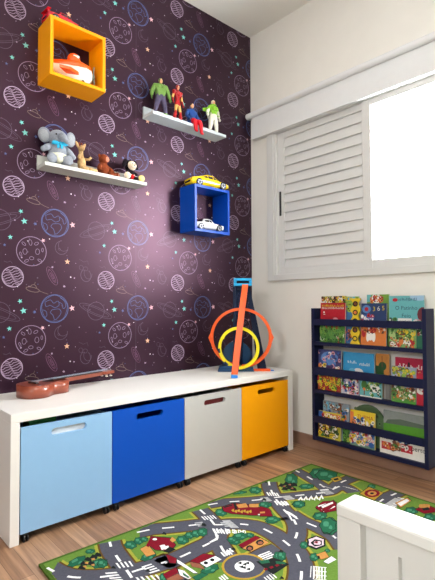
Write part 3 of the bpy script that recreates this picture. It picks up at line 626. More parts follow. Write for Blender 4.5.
T -.750,-.654 -.754,-.656 -.761,-.652 -.765,-.648 -.761,-.646 -.755,-.646 -.751,-.651
k -.929,-.737 -.938,-.750 -.951,-.749 -.964,-.752 -.968,-.740 -.976,-.732 -.969,-.718 -.965,-.704 -.951,-.699 -.938,-.690 -.929,-.697 -.917,-.700 -.919,-.715 -.917,-.727
t -.930,-.736 -.939,-.748 -.950,-.747 -.962,-.749 -.966,-.739 -.973,-.731 -.967,-.719 -.963,-.706 -.951,-.701 -.939,-.693 -.930,-.699 -.919,-.702 -.921,-.715 -.919,-.727
T -.939,-.720 -.946,-.726 -.953,-.722 -.957,-.716 -.951,-.709 -.944,-.702 -.938,-.706 -.934,-.712
T -.941,-.737 -.946,-.741 -.950,-.738 -.951,-.732 -.946,-.728 -.939,-.726 -.938,-.731
k -.749,-.812 -.758,-.822 -.770,-.819 -.784,-.820 -.788,-.810 -.796,-.801 -.789,-.790 -.786,-.777 -.772,-.774 -.760,-.768 -.750,-.775 -.738,-.779 -.739,-.792 -.737,-.804
t -.750,-.811 -.758,-.820 -.770,-.817 -.782,-.818 -.786,-.808 -.794,-.800 -.787,-.790 -.784,-.779 -.772,-.776 -.760,-.770 -.751,-.777 -.740,-.781 -.742,-.793 -.739,-.803
T -.760,-.794 -.767,-.799 -.773,-.795 -.777,-.789 -.772,-.783 -.765,-.778 -.759,-.782 -.754,-.788
T -.761,-.810 -.766,-.813 -.770,-.810 -.771,-.804 -.766,-.801 -.760,-.800 -.758,-.805
k -.995,-.914 -1.002,-.924 -1.016,-.922 -1.029,-.924 -1.037,-.914 -1.047,-.907 -1.043,-.896 -1.042,-.884 -1.029,-.880 -1.018,-.873 -1.006,-.880 -.992,-.883 -.990,-.895 -.984,-.905
t -.996,-.913 -1.002,-.922 -1.015,-.920 -1.028,-.922 -1.035,-.913 -1.045,-.906 -1.041,-.896 -1.040,-.885 -1.028,-.882 -1.018,-.876 -1.007,-.881 -.994,-.884 -.992,-.895 -.987,-.905
T -1.010,-.897 -1.016,-.902 -1.023,-.899 -1.030,-.894 -1.026,-.888 -1.020,-.883 -1.012,-.886 -1.006,-.891
T -1.009,-.913 -1.014,-.917 -1.019,-.914 -1.022,-.909 -1.017,-.906 -1.011,-.904 -1.008,-.909
k -1.083,-.801 -1.092,-.813 -1.102,-.813 -1.114,-.817 -1.116,-.808 -1.122,-.801 -1.115,-.788 -1.111,-.776 -1.099,-.769 -1.088,-.760 -1.081,-.765 -1.071,-.767 -1.074,-.779 -1.073,-.790
t -1.084,-.800 -1.092,-.811 -1.102,-.811 -1.112,-.815 -1.114,-.806 -1.120,-.800 -1.113,-.788 -1.110,-.777 -1.099,-.771 -1.089,-.763 -1.082,-.767 -1.073,-.769 -1.075,-.780 -1.075,-.791
T -1.091,-.786 -1.097,-.792 -1.102,-.790 -1.105,-.785 -1.100,-.778 -1.094,-.772 -1.089,-.774 -1.086,-.779
T -1.093,-.801 -1.098,-.806 -1.101,-.803 -1.102,-.799 -1.097,-.794 -1.091,-.792 -1.091,-.796
k -1.040,-.908 -1.046,-.916 -1.055,-.914 -1.064,-.915 -1.068,-.908 -1.073,-.901 -1.069,-.893 -1.067,-.883 -1.057,-.881 -1.049,-.875 -1.042,-.881 -1.033,-.883 -1.034,-.893 -1.032,-.901
t -1.041,-.907 -1.046,-.914 -1.055,-.913 -1.063,-.914 -1.066,-.907 -1.072,-.901 -1.067,-.893 -1.065,-.884 -1.057,-.882 -1.049,-.877 -1.043,-.882 -1.035,-.885 -1.036,-.893 -1.034,-.901
T -1.048,-.895 -1.053,-.899 -1.057,-.896 -1.060,-.892 -1.057,-.887 -1.052,-.883 -1.048,-.886 -1.045,-.890
T -1.048,-.907 -1.052,-.909 -1.055,-.907 -1.056,-.903 -1.052,-.900 -1.048,-.899 -1.047,-.903
k -.294,-.774 -.320,-.796 -.348,-.792 -.379,-.796 -.385,-.775 -.399,-.758 -.378,-.735 -.364,-.709 -.331,-.701 -.297,-.685 -.278,-.699 -.250,-.706 -.261,-.733 -.261,-.757
t -.296,-.772 -.320,-.792 -.346,-.788 -.374,-.792 -.379,-.772 -.393,-.757 -.374,-.735 -.361,-.712 -.331,-.704 -.300,-.690 -.282,-.703 -.257,-.710 -.267,-.734 -.267,-.756
T -.311,-.740 -.330,-.751 -.342,-.743 -.350,-.732 -.335,-.718 -.316,-.707 -.303,-.715 -.295,-.727
T -.321,-.772 -.335,-.779 -.343,-.773 -.343,-.762 -.329,-.755 -.313,-.752 -.313,-.762
k -.467,-.722 -.495,-.746 -.518,-.749 -.546,-.759 -.545,-.742 -.553,-.731 -.529,-.706 -.511,-.681 -.480,-.666 -.447,-.644 -.434,-.653 -.411,-.653 -.428,-.679 -.434,-.700
t -.468,-.721 -.493,-.743 -.515,-.746 -.541,-.755 -.540,-.739 -.548,-.728 -.526,-.706 -.509,-.682 -.481,-.669 -.451,-.650 -.439,-.657 -.418,-.658 -.433,-.681 -.439,-.700
T -.473,-.696 -.492,-.709 -.501,-.706 -.505,-.698 -.488,-.682 -.469,-.669 -.459,-.672 -.456,-.681
T -.489,-.725 -.504,-.735 -.509,-.731 -.506,-.722 -.492,-.712 -.478,-.706 -.480,-.715
k -.469,-.815 -.478,-.825 -.495,-.820 -.513,-.820 -.521,-.807 -.534,-.797 -.528,-.786 -.527,-.773 -.510,-.771 -.495,-.766 -.480,-.775 -.463,-.781 -.462,-.795 -.455,-.808
t -.471,-.813 -.479,-.822 -.495,-.818 -.511,-.818 -.519,-.806 -.531,-.797 -.525,-.786 -.524,-.775 -.509,-.773 -.495,-.768 -.482,-.777 -.466,-.783 -.464,-.795 -.458,-.807
T -.487,-.794 -.495,-.798 -.504,-.793 -.512,-.786 -.506,-.780 -.498,-.776 -.489,-.781 -.482,-.788
T -.486,-.812 -.493,-.815 -.499,-.810 -.502,-.805 -.495,-.802 -.487,-.801 -.484,-.807
k -.647,-.901 -.658,-.911 -.673,-.908 -.688,-.909 -.693,-.897 -.702,-.887 -.693,-.876 -.689,-.863 -.673,-.860 -.658,-.853 -.647,-.861 -.633,-.866 -.636,-.880 -.633,-.893
t -.649,-.899 -.659,-.909 -.672,-.906 -.686,-.907 -.691,-.896 -.699,-.887 -.691,-.876 -.687,-.864 -.673,-.862 -.659,-.856 -.649,-.863 -.636,-.868 -.638,-.880 -.636,-.892
T -.659,-.882 -.668,-.886 -.675,-.882 -.679,-.876 -.673,-.869 -.665,-.864 -.658,-.869 -.653,-.875
T -.661,-.898 -.668,-.901 -.672,-.898 -.673,-.892 -.667,-.889 -.659,-.888 -.658,-.893
k -.671,-1.016 -.683,-1.027 -.698,-1.024 -.714,-1.026 -.718,-1.014 -.726,-1.005 -.716,-.994 -.710,-.981 -.693,-.977 -.677,-.970 -.667,-.978 -.652,-.983 -.657,-.996 -.656,-1.008
t -.672,-1.015 -.683,-1.025 -.697,-1.022 -.712,-1.023 -.715,-1.013 -.723,-1.005 -.714,-.994 -.708,-.982 -.693,-.979 -.678,-.973 -.669,-.980 -.656,-.984 -.659,-.996 -.658,-1.008
T -.681,-.998 -.690,-1.003 -.697,-.999 -.702,-.993 -.694,-.986 -.685,-.981 -.678,-.986 -.674,-.992
T -.685,-1.014 -.692,-1.018 -.696,-1.014 -.697,-1.009 -.690,-1.005 -.682,-1.004 -.681,-1.009
k -.758,-.804 -.768,-.816 -.780,-.815 -.794,-.817 -.796,-.807 -.803,-.800 -.794,-.788 -.789,-.776 -.775,-.771 -.762,-.763 -.754,-.769 -.742,-.772 -.746,-.784 -.745,-.795
t -.759,-.804 -.769,-.814 -.780,-.813 -.792,-.815 -.794,-.806 -.800,-.799 -.792,-.788 -.788,-.777 -.775,-.773 -.763,-.765 -.756,-.771 -.745,-.774 -.748,-.785 -.748,-.795
T -.766,-.789 -.774,-.794 -.779,-.791 -.783,-.786 -.777,-.779 -.769,-.774 -.764,-.777 -.760,-.782
T -.769,-.804 -.775,-.808 -.779,-.805 -.779,-.800 -.773,-.796 -.767,-.794 -.766,-.799
k -.819,-.915 -.827,-.924 -.840,-.919 -.854,-.919 -.860,-.907 -.870,-.897 -.864,-.887 -.863,-.875 -.849,-.873 -.838,-.868 -.826,-.877 -.813,-.883 -.813,-.896 -.809,-.908
t -.821,-.913 -.828,-.922 -.840,-.917 -.853,-.917 -.858,-.906 -.867,-.897 -.862,-.887 -.861,-.876 -.849,-.875 -.838,-.871 -.828,-.879 -.816,-.885 -.815,-.896 -.811,-.908
T -.833,-.895 -.840,-.899 -.847,-.894 -.852,-.888 -.848,-.882 -.842,-.878 -.834,-.883 -.829,-.890
T -.832,-.911 -.837,-.913 -.842,-.909 -.844,-.904 -.839,-.901 -.833,-.901 -.830,-.906
k -.646,-.899 -.659,-.910 -.673,-.908 -.689,-.910 -.692,-.899 -.700,-.890 -.690,-.878 -.684,-.864 -.667,-.860 -.651,-.852 -.641,-.860 -.628,-.863 -.632,-.877 -.631,-.890
t -.648,-.898 -.659,-.908 -.672,-.906 -.686,-.908 -.689,-.897 -.697,-.889 -.688,-.878 -.682,-.866 -.667,-.862 -.653,-.855 -.644,-.862 -.631,-.865 -.635,-.878 -.634,-.889
T -.656,-.881 -.665,-.886 -.672,-.882 -.676,-.876 -.669,-.869 -.660,-.864 -.653,-.868 -.649,-.874
T -.660,-.897 -.667,-.901 -.671,-.898 -.672,-.892 -.664,-.888 -.657,-.887 -.656,-.892
k -.658,-1.011 -.666,-1.021 -.684,-1.020 -.701,-1.023 -.710,-1.015 -.723,-1.009 -.718,-.999 -.718,-.988 -.701,-.984 -.687,-.977 -.672,-.982 -.654,-.984 -.652,-.994 -.645,-1.004
t -.660,-1.011 -.667,-1.019 -.683,-1.019 -.699,-1.021 -.708,-1.013 -.720,-1.008 -.715,-.999 -.715,-.989 -.700,-.985 -.687,-.979 -.673,-.984 -.657,-.985 -.655,-.995 -.648,-1.003
T -.675,-.997 -.683,-1.002 -.693,-.999 -.700,-.995 -.695,-.990 -.688,-.985 -.678,-.987 -.671,-.991
T -.678,-1.013 -.684,-1.017 -.690,-1.014 -.693,-1.010 -.687,-1.007 -.680,-1.005 -.676,-1.009
k -.704,-1.094 -.729,-1.112 -.752,-1.111 -.778,-1.116 -.780,-1.100 -.790,-1.088 -.770,-1.068 -.755,-1.047 -.726,-1.038 -.696,-1.023 -.681,-1.033 -.659,-1.037 -.671,-1.059 -.675,-1.078
t -.706,-1.092 -.728,-1.109 -.749,-1.108 -.774,-1.112 -.776,-1.097 -.785,-1.086 -.766,-1.068 -.753,-1.049 -.727,-1.041 -.699,-1.027 -.686,-1.036 -.665,-1.040 -.676,-1.060 -.679,-1.078
T -.714,-1.068 -.731,-1.077 -.741,-1.072 -.746,-1.064 -.732,-1.052 -.714,-1.042 -.704,-1.047 -.699,-1.056
T -.726,-1.093 -.740,-1.100 -.745,-1.095 -.744,-1.087 -.731,-1.080 -.718,-1.077 -.718,-1.085
k -.888,-1.095 -.897,-1.103 -.906,-1.102 -.917,-1.104 -.918,-1.097 -.923,-1.092 -.916,-1.084 -.911,-1.075 -.900,-1.072 -.889,-1.066 -.883,-1.071 -.874,-1.072 -.878,-1.081 -.878,-1.089
t -.889,-1.095 -.897,-1.102 -.906,-1.101 -.915,-1.103 -.917,-1.096 -.921,-1.091 -.914,-1.084 -.910,-1.076 -.900,-1.073 -.890,-1.068 -.884,-1.072 -.877,-1.074 -.880,-1.082 -.880,-1.089
T -.894,-1.084 -.900,-1.088 -.904,-1.086 -.906,-1.082 -.901,-1.078 -.895,-1.074 -.891,-1.076 -.889,-1.080
T -.897,-1.095 -.902,-1.098 -.904,-1.096 -.904,-1.092 -.900,-1.089 -.895,-1.088 -.895,-1.092
k -.923,-1.162 -.932,-1.169 -.942,-1.168 -.952,-1.170 -.954,-1.163 -.958,-1.157 -.951,-1.149 -.946,-1.141 -.935,-1.138 -.924,-1.132 -.918,-1.137 -.909,-1.139 -.913,-1.148 -.913,-1.156
t -.924,-1.161 -.932,-1.168 -.941,-1.167 -.950,-1.168 -.952,-1.162 -.956,-1.157 -.950,-1.149 -.945,-1.141 -.935,-1.139 -.925,-1.134 -.920,-1.138 -.912,-1.140 -.915,-1.148 -.915,-1.155
T -.929,-1.150 -.935,-1.154 -.939,-1.152 -.942,-1.148 -.937,-1.143 -.930,-1.140 -.926,-1.142 -.924,-1.146
T -.932,-1.161 -.937,-1.163 -.940,-1.161 -.940,-1.158 -.935,-1.155 -.930,-1.154 -.930,-1.157
k -.864,-1.165 -.869,-1.169 -.874,-1.168 -.880,-1.168 -.881,-1.164 -.884,-1.161 -.880,-1.157 -.878,-1.152 -.872,-1.151 -.866,-1.149 -.862,-1.151 -.857,-1.153 -.859,-1.157 -.859,-1.162
t -.865,-1.164 -.869,-1.168 -.874,-1.167 -.879,-1.168 -.880,-1.164 -.883,-1.161 -.879,-1.157 -.877,-1.153 -.872,-1.152 -.866,-1.149 -.863,-1.152 -.858,-1.153 -.860,-1.158 -.860,-1.162
T -.868,-1.158 -.871,-1.160 -.874,-1.159 -.875,-1.157 -.872,-1.154 -.869,-1.152 -.866,-1.154 -.865,-1.156
T -.869,-1.164 -.872,-1.165 -.873,-1.164 -.874,-1.162 -.871,-1.161 -.868,-1.160 -.868,-1.162
k -.994,-1.085 -1.003,-1.094 -1.013,-1.094 -1.024,-1.097 -1.025,-1.090 -1.029,-1.085 -1.021,-1.075 -1.015,-1.065 -1.003,-1.060 -.991,-1.053 -.985,-1.057 -.977,-1.058 -.981,-1.068 -.982,-1.077
t -.994,-1.084 -1.003,-1.092 -1.012,-1.093 -1.022,-1.095 -1.023,-1.089 -1.027,-1.084 -1.019,-1.075 -1.014,-1.066 -1.003,-1.061 -.993,-1.055 -.987,-1.059 -.979,-1.060 -.983,-1.069 -.984,-1.077
T -.998,-1.073 -1.005,-1.078 -1.009,-1.076 -1.011,-1.072 -1.005,-1.067 -.999,-1.062 -.994,-1.064 -.992,-1.068
T -1.003,-1.085 -1.008,-1.089 -1.010,-1.087 -1.010,-1.083 -1.005,-1.079 -.999,-1.077 -1.000,-1.081
k -.283,-.813 -.309,-.835 -.340,-.829 -.373,-.831 -.380,-.809 -.396,-.790 -.375,-.766 -.362,-.740 -.327,-.732 -.292,-.717 -.271,-.734 -.241,-.743 -.251,-.770 -.250,-.796
t -.285,-.811 -.309,-.830 -.337,-.825 -.368,-.827 -.374,-.806 -.389,-.789 -.370,-.767 -.359,-.743 -.327,-.736 -.295,-.723 -.275,-.738 -.248,-.746 -.257,-.772 -.255,-.795
T -.303,-.776 -.323,-.786 -.337,-.777 -.345,-.765 -.330,-.751 -.311,-.741 -.296,-.749 -.287,-.762
T -.312,-.809 -.327,-.816 -.335,-.808 -.336,-.798 -.321,-.790 -.305,-.788 -.304,-.798
k -.705,-1.083 -.728,-1.100 -.749,-1.099 -.774,-1.104 -.775,-1.089 -.784,-1.078 -.765,-1.060 -.751,-1.040 -.725,-1.032 -.697,-1.018 -.684,-1.027 -.663,-1.030 -.675,-1.050 -.678,-1.068
t -.707,-1.081 -.728,-1.097 -.747,-1.096 -.769,-1.100 -.771,-1.087 -.779,-1.077 -.762,-1.060 -.749,-1.042 -.725,-1.034 -.700,-1.022 -.688,-1.030 -.669,-1.033 -.680,-1.051 -.682,-1.068
T -.714,-1.059 -.730,-1.068 -.739,-1.063 -.743,-1.056 -.730,-1.045 -.714,-1.036 -.705,-1.040 -.701,-1.048
T -.726,-1.082 -.738,-1.089 -.743,-1.085 -.742,-1.077 -.730,-1.071 -.718,-1.067 -.718,-1.075
k -.370,-1.234 -.385,-1.242 -.401,-1.238 -.420,-1.237 -.423,-1.226 -.431,-1.217 -.419,-1.207 -.411,-1.196 -.392,-1.195 -.373,-1.190 -.362,-1.199 -.347,-1.204 -.352,-1.216 -.352,-1.228
t -.372,-1.232 -.385,-1.240 -.400,-1.236 -.417,-1.236 -.420,-1.226 -.428,-1.217 -.416,-1.208 -.409,-1.198 -.392,-1.196 -.375,-1.192 -.365,-1.200 -.350,-1.205 -.356,-1.216 -.355,-1.227
T -.380,-1.216 -.391,-1.219 -.399,-1.214 -.403,-1.208 -.394,-1.203 -.383,-1.199 -.376,-1.204 -.372,-1.210
T -.386,-1.230 -.394,-1.233 -.398,-1.229 -.399,-1.224 -.390,-1.221 -.382,-1.221 -.381,-1.226
k -.376,-1.303 -.390,-1.311 -.405,-1.307 -.422,-1.307 -.424,-1.297 -.431,-1.289 -.418,-1.281 -.410,-1.271 -.393,-1.270 -.375,-1.265 -.365,-1.273 -.351,-1.277 -.357,-1.288 -.358,-1.298
t -.377,-1.302 -.390,-1.309 -.403,-1.306 -.419,-1.305 -.421,-1.296 -.427,-1.289 -.416,-1.281 -.409,-1.272 -.393,-1.271 -.376,-1.267 -.368,-1.274 -.355,-1.279 -.360,-1.288 -.361,-1.297
T -.384,-1.288 -.394,-1.291 -.400,-1.287 -.404,-1.282 -.395,-1.277 -.385,-1.274 -.378,-1.278 -.375,-1.283
T -.390,-1.300 -.398,-1.302 -.401,-1.299 -.401,-1.295 -.393,-1.292 -.385,-1.292 -.385,-1.296
k -.273,-1.003 -.283,-1.010 -.294,-1.008 -.307,-1.008 -.309,-1.001 -.315,-.994 -.306,-.986 -.301,-.978 -.288,-.976 -.275,-.972 -.267,-.977 -.257,-.981 -.261,-.990 -.261,-.998
t -.274,-1.003 -.283,-1.009 -.293,-1.007 -.305,-1.007 -.307,-1.000 -.312,-.994 -.305,-.987 -.300,-.979 -.288,-.977 -.276,-.973 -.269,-.979 -.260,-.982 -.263,-.990 -.263,-.998
T -.280,-.991 -.287,-.994 -.292,-.991 -.295,-.986 -.289,-.982 -.282,-.979 -.277,-.982 -.274,-.986
T -.284,-1.001 -.289,-1.004 -.292,-1.001 -.293,-.997 -.287,-.995 -.281,-.995 -.280,-.998
k -1.319,-.731 -1.283,-.727 -1.297,-.794 -1.329,-.788
o -1.319,-.733 -1.285,-.730 -1.298,-.792 -1.328,-.786
k -1.246,-.685 -1.201,-.742 -1.215,-.795 -1.250,-.814 -1.287,-.774 -1.287,-.729
R -1.247,-.690 -1.205,-.744 -1.217,-.793 -1.249,-.810 -1.284,-.772 -1.285,-.730
R -1.294,-.729 -1.247,-.690 -1.261,-.724 -1.293,-.743
w -1.260,-.760 -1.246,-.763 -1.252,-.781 -1.265,-.778
w -1.253,-.773 -1.238,-.780 -1.244,-.795 -1.261,-.792
w -1.242,-.720 -1.247,-.722 -1.252,-.720 -1.255,-.715 -1.254,-.709 -1.249,-.706 -1.244,-.708 -1.241,-.714
k -1.271,-.797 -1.238,-.787 -1.233,-.816 -1.263,-.817
k -1.214,-.753 -1.193,-.740 -1.197,-.769 -1.215,-.775
o -1.213,-.754 -1.194,-.742 -1.197,-.769 -1.215,-.774
w -1.260,-.764 -1.243,-.766 -1.250,-.790 -1.270,-.787
k -1.272,-.810 -1.262,-.861 -1.282,-.883 -1.296,-.866
R -1.273,-.814 -1.263,-.861 -1.282,-.880 -1.294,-.865
k -1.265,-.861 -1.263,-.876 -1.264,-.971 -1.273,-.962 -1.276,-.880
w -1.266,-.865 -1.264,-.879 -1.263,-.966 -1.272,-.958 -1.276,-.882
k -1.344,-.898 -1.292,-.897 -1.302,-.924 -1.353,-.928
R -1.343,-.899 -1.294,-.898 -1.304,-.924 -1.350,-.926
k -1.295,-.906 -1.285,-.927 -1.293,-.974 -1.304,-.972 -1.310,-.938
w -1.295,-.909 -1.286,-.929 -1.293,-.972 -1.303,-.970 -1.309,-.938
t -1.294,-.930 -1.294,-.966 -1.300,-.966 -1.302,-.945
k -1.352,-.926 -1.308,-.926 -1.310,-.962 -1.353,-.945
n -1.350,-.926 -1.309,-.927 -1.311,-.960 -1.352,-.944
k -1.244,-.899 -1.181,-.895 -1.157,-.931 -1.229,-.936
R -1.241,-.900 -1.183,-.897 -1.160,-.931 -1.227,-.934
k -1.226,-.929 -1.159,-.931 -1.159,-.961 -1.227,-.964
w -1.224,-.930 -1.162,-.933 -1.161,-.961 -1.224,-.962
k -1.244,-.901 -1.227,-.933 -1.234,-.968 -1.256,-.929
n -1.244,-.903 -1.228,-.934 -1.234,-.965 -1.255,-.929
k -1.205,-.947 -1.211,-.950 -1.216,-.949 -1.218,-.944 -1.216,-.937 -1.210,-.934 -1.205,-.935 -1.203,-.941
k -1.179,-.948 -1.185,-.951 -1.190,-.950 -1.192,-.945 -1.190,-.938 -1.184,-.935 -1.179,-.936 -1.177,-.942
k -1.290,-.970 -1.250,-.972 -1.244,-.994 -1.290,-.995
t -1.288,-.970 -1.252,-.973 -1.245,-.994 -1.289,-.993
k -.912,-.688 -.848,-.691 -.814,-.745 -.787,-.844 -.821,-.874 -.876,-.823 -.924,-.759 -.933,-.720
R -.909,-.693 -.851,-.697 -.818,-.748 -.791,-.840 -.822,-.867 -.874,-.819 -.920,-.759 -.929,-.723
y -.895,-.745 -.905,-.753 -.906,-.746 -.903,-.737 -.894,-.734 -.887,-.734
y -.892,-.758 -.902,-.767 -.903,-.760 -.901,-.751 -.891,-.747 -.884,-.748
y -.880,-.762 -.890,-.770 -.891,-.763 -.889,-.754 -.879,-.751 -.872,-.752
y -.878,-.776 -.887,-.784 -.889,-.777 -.886,-.768 -.877,-.765 -.869,-.766
y -.865,-.779 -.875,-.788 -.876,-.781 -.874,-.772 -.864,-.769 -.857,-.770
y -.863,-.793 -.873,-.801 -.874,-.794 -.871,-.785 -.862,-.782 -.855,-.783
y -.851,-.797 -.861,-.805 -.862,-.798 -.859,-.789 -.849,-.786 -.842,-.787
o -.854,-.715 -.815,-.731 -.834,-.763 -.867,-.742
k -.853,-.695 -.845,-.703 -.879,-.749 -.887,-.742
o -.793,-.781 -.804,-.790 -.818,-.778 -.830,-.766 -.821,-.755 -.810,-.746 -.796,-.758 -.783,-.770
k -.902,-.694 -.866,-.703 -.872,-.710 -.909,-.703
w -.849,-.829 -.828,-.843 -.834,-.851 -.854,-.836
k -.792,-.786 -.780,-.830 -.821,-.883 -.859,-.848
R -.795,-.790 -.783,-.831 -.820,-.879 -.856,-.846
o -.829,-.822 -.813,-.833 -.823,-.842 -.839,-.831
k -1.071,-.950 -.970,-.941 -.970,-.997 -1.062,-.997
o -1.067,-.951 -.974,-.944 -.973,-.996 -1.059,-.994
k -1.064,-.936 -.973,-.933 -.971,-.956 -1.067,-.960
R -1.061,-.936 -.976,-.935 -.974,-.956 -1.064,-.958
k -1.038,-.984 -1.050,-.991 -1.060,-.988 -1.063,-.978 -1.057,-.967 -1.045,-.961 -1.034,-.963 -1.031,-.973
k -.986,-.984 -.999,-.990 -1.010,-.987 -1.013,-.977 -1.007,-.965 -.994,-.959 -.982,-.962 -.979,-.972
n -1.043,-.982 -1.050,-.986 -1.056,-.984 -1.058,-.978 -1.054,-.972 -1.047,-.969 -1.041,-.970 -1.040,-.976
n -.990,-.983 -.998,-.986 -1.005,-.984 -1.007,-.977 -1.003,-.971 -.996,-.968 -.989,-.970 -.987,-.976
k -1.089,-1.043 -1.030,-1.070 -1.023,-1.123 -1.102,-1.125
k -1.088,-1.046 -1.033,-1.072 -1.026,-1.122 -1.099,-1.122
t -1.081,-1.047 -1.052,-1.061 -1.061,-1.077 -1.085,-1.064
R -1.102,-1.086 -1.090,-1.088 -1.092,-1.097 -1.104,-1.096
R -1.082,-1.091 -1.069,-1.093 -1.072,-1.102 -1.084,-1.101
R -1.061,-1.096 -1.048,-1.098 -1.051,-1.107 -1.063,-1.106
R -1.040,-1.101 -1.027,-1.103 -1.030,-1.112 -1.042,-1.111
t -1.042,-1.083 -1.025,-1.105 -1.031,-1.116 -1.052,-1.095
k -.833,-1.126 -.852,-1.139 -.873,-1.135 -.893,-1.131 -.896,-1.114 -.897,-1.097 -.879,-1.083 -.860,-1.069 -.838,-1.072 -.817,-1.076 -.814,-1.094 -.813,-1.112
p -.836,-1.120 -.850,-1.131 -.867,-1.127 -.884,-1.124 -.884,-1.110 -.888,-1.097 -.872,-1.087 -.858,-1.074 -.842,-1.079 -.823,-1.081 -.823,-1.096 -.820,-1.110
k -.844,-1.119 -.856,-1.127 -.869,-1.122 -.881,-1.116 -.877,-1.104 -.872,-1.092 -.857,-1.090 -.841,-1.088 -.836,-1.099 -.831,-1.110
p -.846,-1.116 -.856,-1.121 -.865,-1.115 -.871,-1.108 -.864,-1.100 -.854,-1.095 -.845,-1.101 -.839,-1.109
R -.850,-1.107 -.858,-1.111 -.861,-1.105 -.861,-1.097 -.852,-1.098 -.844,-1.101
k -.918,-1.147 -.878,-1.155 -.898,-1.186 -.931,-1.176
o -.917,-1.148 -.880,-1.157 -.899,-1.184 -.929,-1.175
k -.922,-1.156 -.914,-1.158 -.926,-1.170 -.932,-1.166
k -.935,-1.187 -.887,-1.186 -.892,-1.208 -.934,-1.205
w -.933,-1.187 -.889,-1.187 -.893,-1.208 -.932,-1.204
k -.649,-.953 -.555,-.941 -.532,-.974 -.600,-1.019 -.654,-1.000
R -.646,-.954 -.560,-.944 -.537,-.975 -.599,-1.016 -.649,-.998
w -.633,-.956 -.568,-.957 -.572,-.968 -.640,-.969
w -.646,-.977 -.570,-.982 -.575,-.996 -.648,-.993
k -.640,-.944 -.570,-.932 -.543,-.951 -.608,-.995 -.658,-.986
R -.638,-.945 -.573,-.935 -.548,-.952 -.607,-.992 -.654,-.983
w -.633,-.969 -.589,-.980 -.598,-.986 -.640,-.977
w -.619,-.943 -.565,-.956 -.573,-.962 -.627,-.951
k -.561,-.723 -.577,-.736 -.583,-.723 -.591,-.710 -.572,-.703 -.552,-.695 -.554,-.712
k -.531,-.726 -.547,-.740 -.554,-.726 -.562,-.713 -.542,-.706 -.522,-.698 -.524,-.715
k -.522,-.746 -.538,-.760 -.545,-.746 -.553,-.734 -.533,-.727 -.513,-.718 -.515,-.735
k -.578,-.755 -.593,-.768 -.600,-.755 -.608,-.742 -.589,-.736 -.570,-.728 -.571,-.744
k -.555,-.764 -.571,-.777 -.578,-.764 -.586,-.751 -.566,-.744 -.547,-.737 -.549,-.753
k -.553,-.784 -.569,-.797 -.576,-.784 -.584,-.772 -.564,-.765 -.545,-.758 -.547,-.774
k -.511,-.756 -.528,-.770 -.535,-.756 -.543,-.743 -.522,-.736 -.502,-.728 -.505,-.745
k -.541,-.748 -.557,-.761 -.564,-.748 -.572,-.735 -.552,-.728 -.533,-.720 -.535,-.737
n -.564,-.732 -.573,-.737 -.575,-.730 -.575,-.722 -.566,-.722 -.558,-.725
n -.532,-.737 -.540,-.742 -.543,-.735 -.542,-.728 -.533,-.727 -.525,-.730
n -.555,-.769 -.563,-.774 -.566,-.767 -.565,-.760 -.556,-.760 -.549,-.762
k -1.486,-.693 -1.492,-.703 -1.500,-.693 -1.507,-.682 -1.499,-.675 -1.490,-.670 -1.485,-.683
k -1.466,-.681 -1.472,-.691 -1.480,-.681 -1.488,-.670 -1.479,-.663 -1.470,-.657 -1.465,-.671
k -1.446,-.680 -1.453,-.691 -1.461,-.681 -1.468,-.669 -1.459,-.662 -1.450,-.656 -1.446,-.670
k -1.431,-.678 -1.437,-.689 -1.446,-.678 -1.453,-.667 -1.444,-.660 -1.434,-.654 -1.430,-.668
k -1.469,-.708 -1.475,-.719 -1.483,-.709 -1.490,-.698 -1.482,-.691 -1.473,-.685 -1.468,-.699
k -1.500,-.709 -1.506,-.719 -1.514,-.709 -1.521,-.698 -1.513,-.692 -1.504,-.686 -1.500,-.699
o -1.483,-.692 -1.487,-.697 -1.490,-.691 -1.492,-.684 -1.487,-.683 -1.481,-.685
o -1.458,-.686 -1.462,-.691 -1.466,-.685 -1.467,-.677 -1.462,-.677 -1.456,-.679
o -1.496,-.707 -1.500,-.712 -1.503,-.706 -1.505,-.699 -1.499,-.698 -1.494,-.701
o -1.474,-.716 -1.477,-.721 -1.481,-.715 -1.482,-.708 -1.477,-.707 -1.471,-.709
k -.395,-.994 -.294,-.983 -.307,-1.062 -.412,-1.074
y -.392,-.996 -.300,-.987 -.310,-1.060 -.407,-1.071
R -.326,-1.053 -.353,-1.061 -.378,-1.056 -.393,-1.043 -.392,-1.024 -.376,-1.007 -.349,-.999 -.323,-1.003 -.307,-1.018 -.308,-1.037
o -.336,-1.044 -.356,-1.049 -.373,-1.043 -.377,-1.029 -.366,-1.017 -.346,-1.012 -.328,-1.018 -.324,-1.031
k -.344,-1.036 -.356,-1.038 -.363,-1.032 -.358,-1.024 -.346,-1.022 -.339,-1.029
k -.424,-1.117 -.313,-1.115 -.311,-1.156 -.429,-1.161
g2 -.420,-1.118 -.319,-1.117 -.315,-1.155 -.424,-1.159
w -.412,-1.139 -.407,-1.140 -.407,-1.162 -.412,-1.161
w -.402,-1.141 -.397,-1.143 -.397,-1.165 -.403,-1.163
w -.381,-1.138 -.375,-1.140 -.376,-1.162 -.381,-1.161
w -.371,-1.141 -.365,-1.143 -.366,-1.165 -.371,-1.163
w -.349,-1.138 -.343,-1.140 -.344,-1.162 -.349,-1.161
w -.338,-1.141 -.333,-1.142 -.334,-1.165 -.339,-1.163
w -.316,-1.138 -.310,-1.139 -.311,-1.162 -.317,-1.161
w -.305,-1.140 -.299,-1.142 -.301,-1.165 -.306,-1.163
k -.369,-1.140 -.277,-1.150 -.297,-1.177 -.398,-1.178
o -.367,-1.141 -.282,-1.151 -.300,-1.176 -.392,-1.176
w -.366,-1.149 -.296,-1.155 -.306,-1.171 -.378,-1.170
k -.368,-1.220 -.284,-1.228 -.295,-1.271 -.333,-1.286 -.377,-1.262
R -.366,-1.222 -.289,-1.230 -.297,-1.270 -.332,-1.284 -.373,-1.261
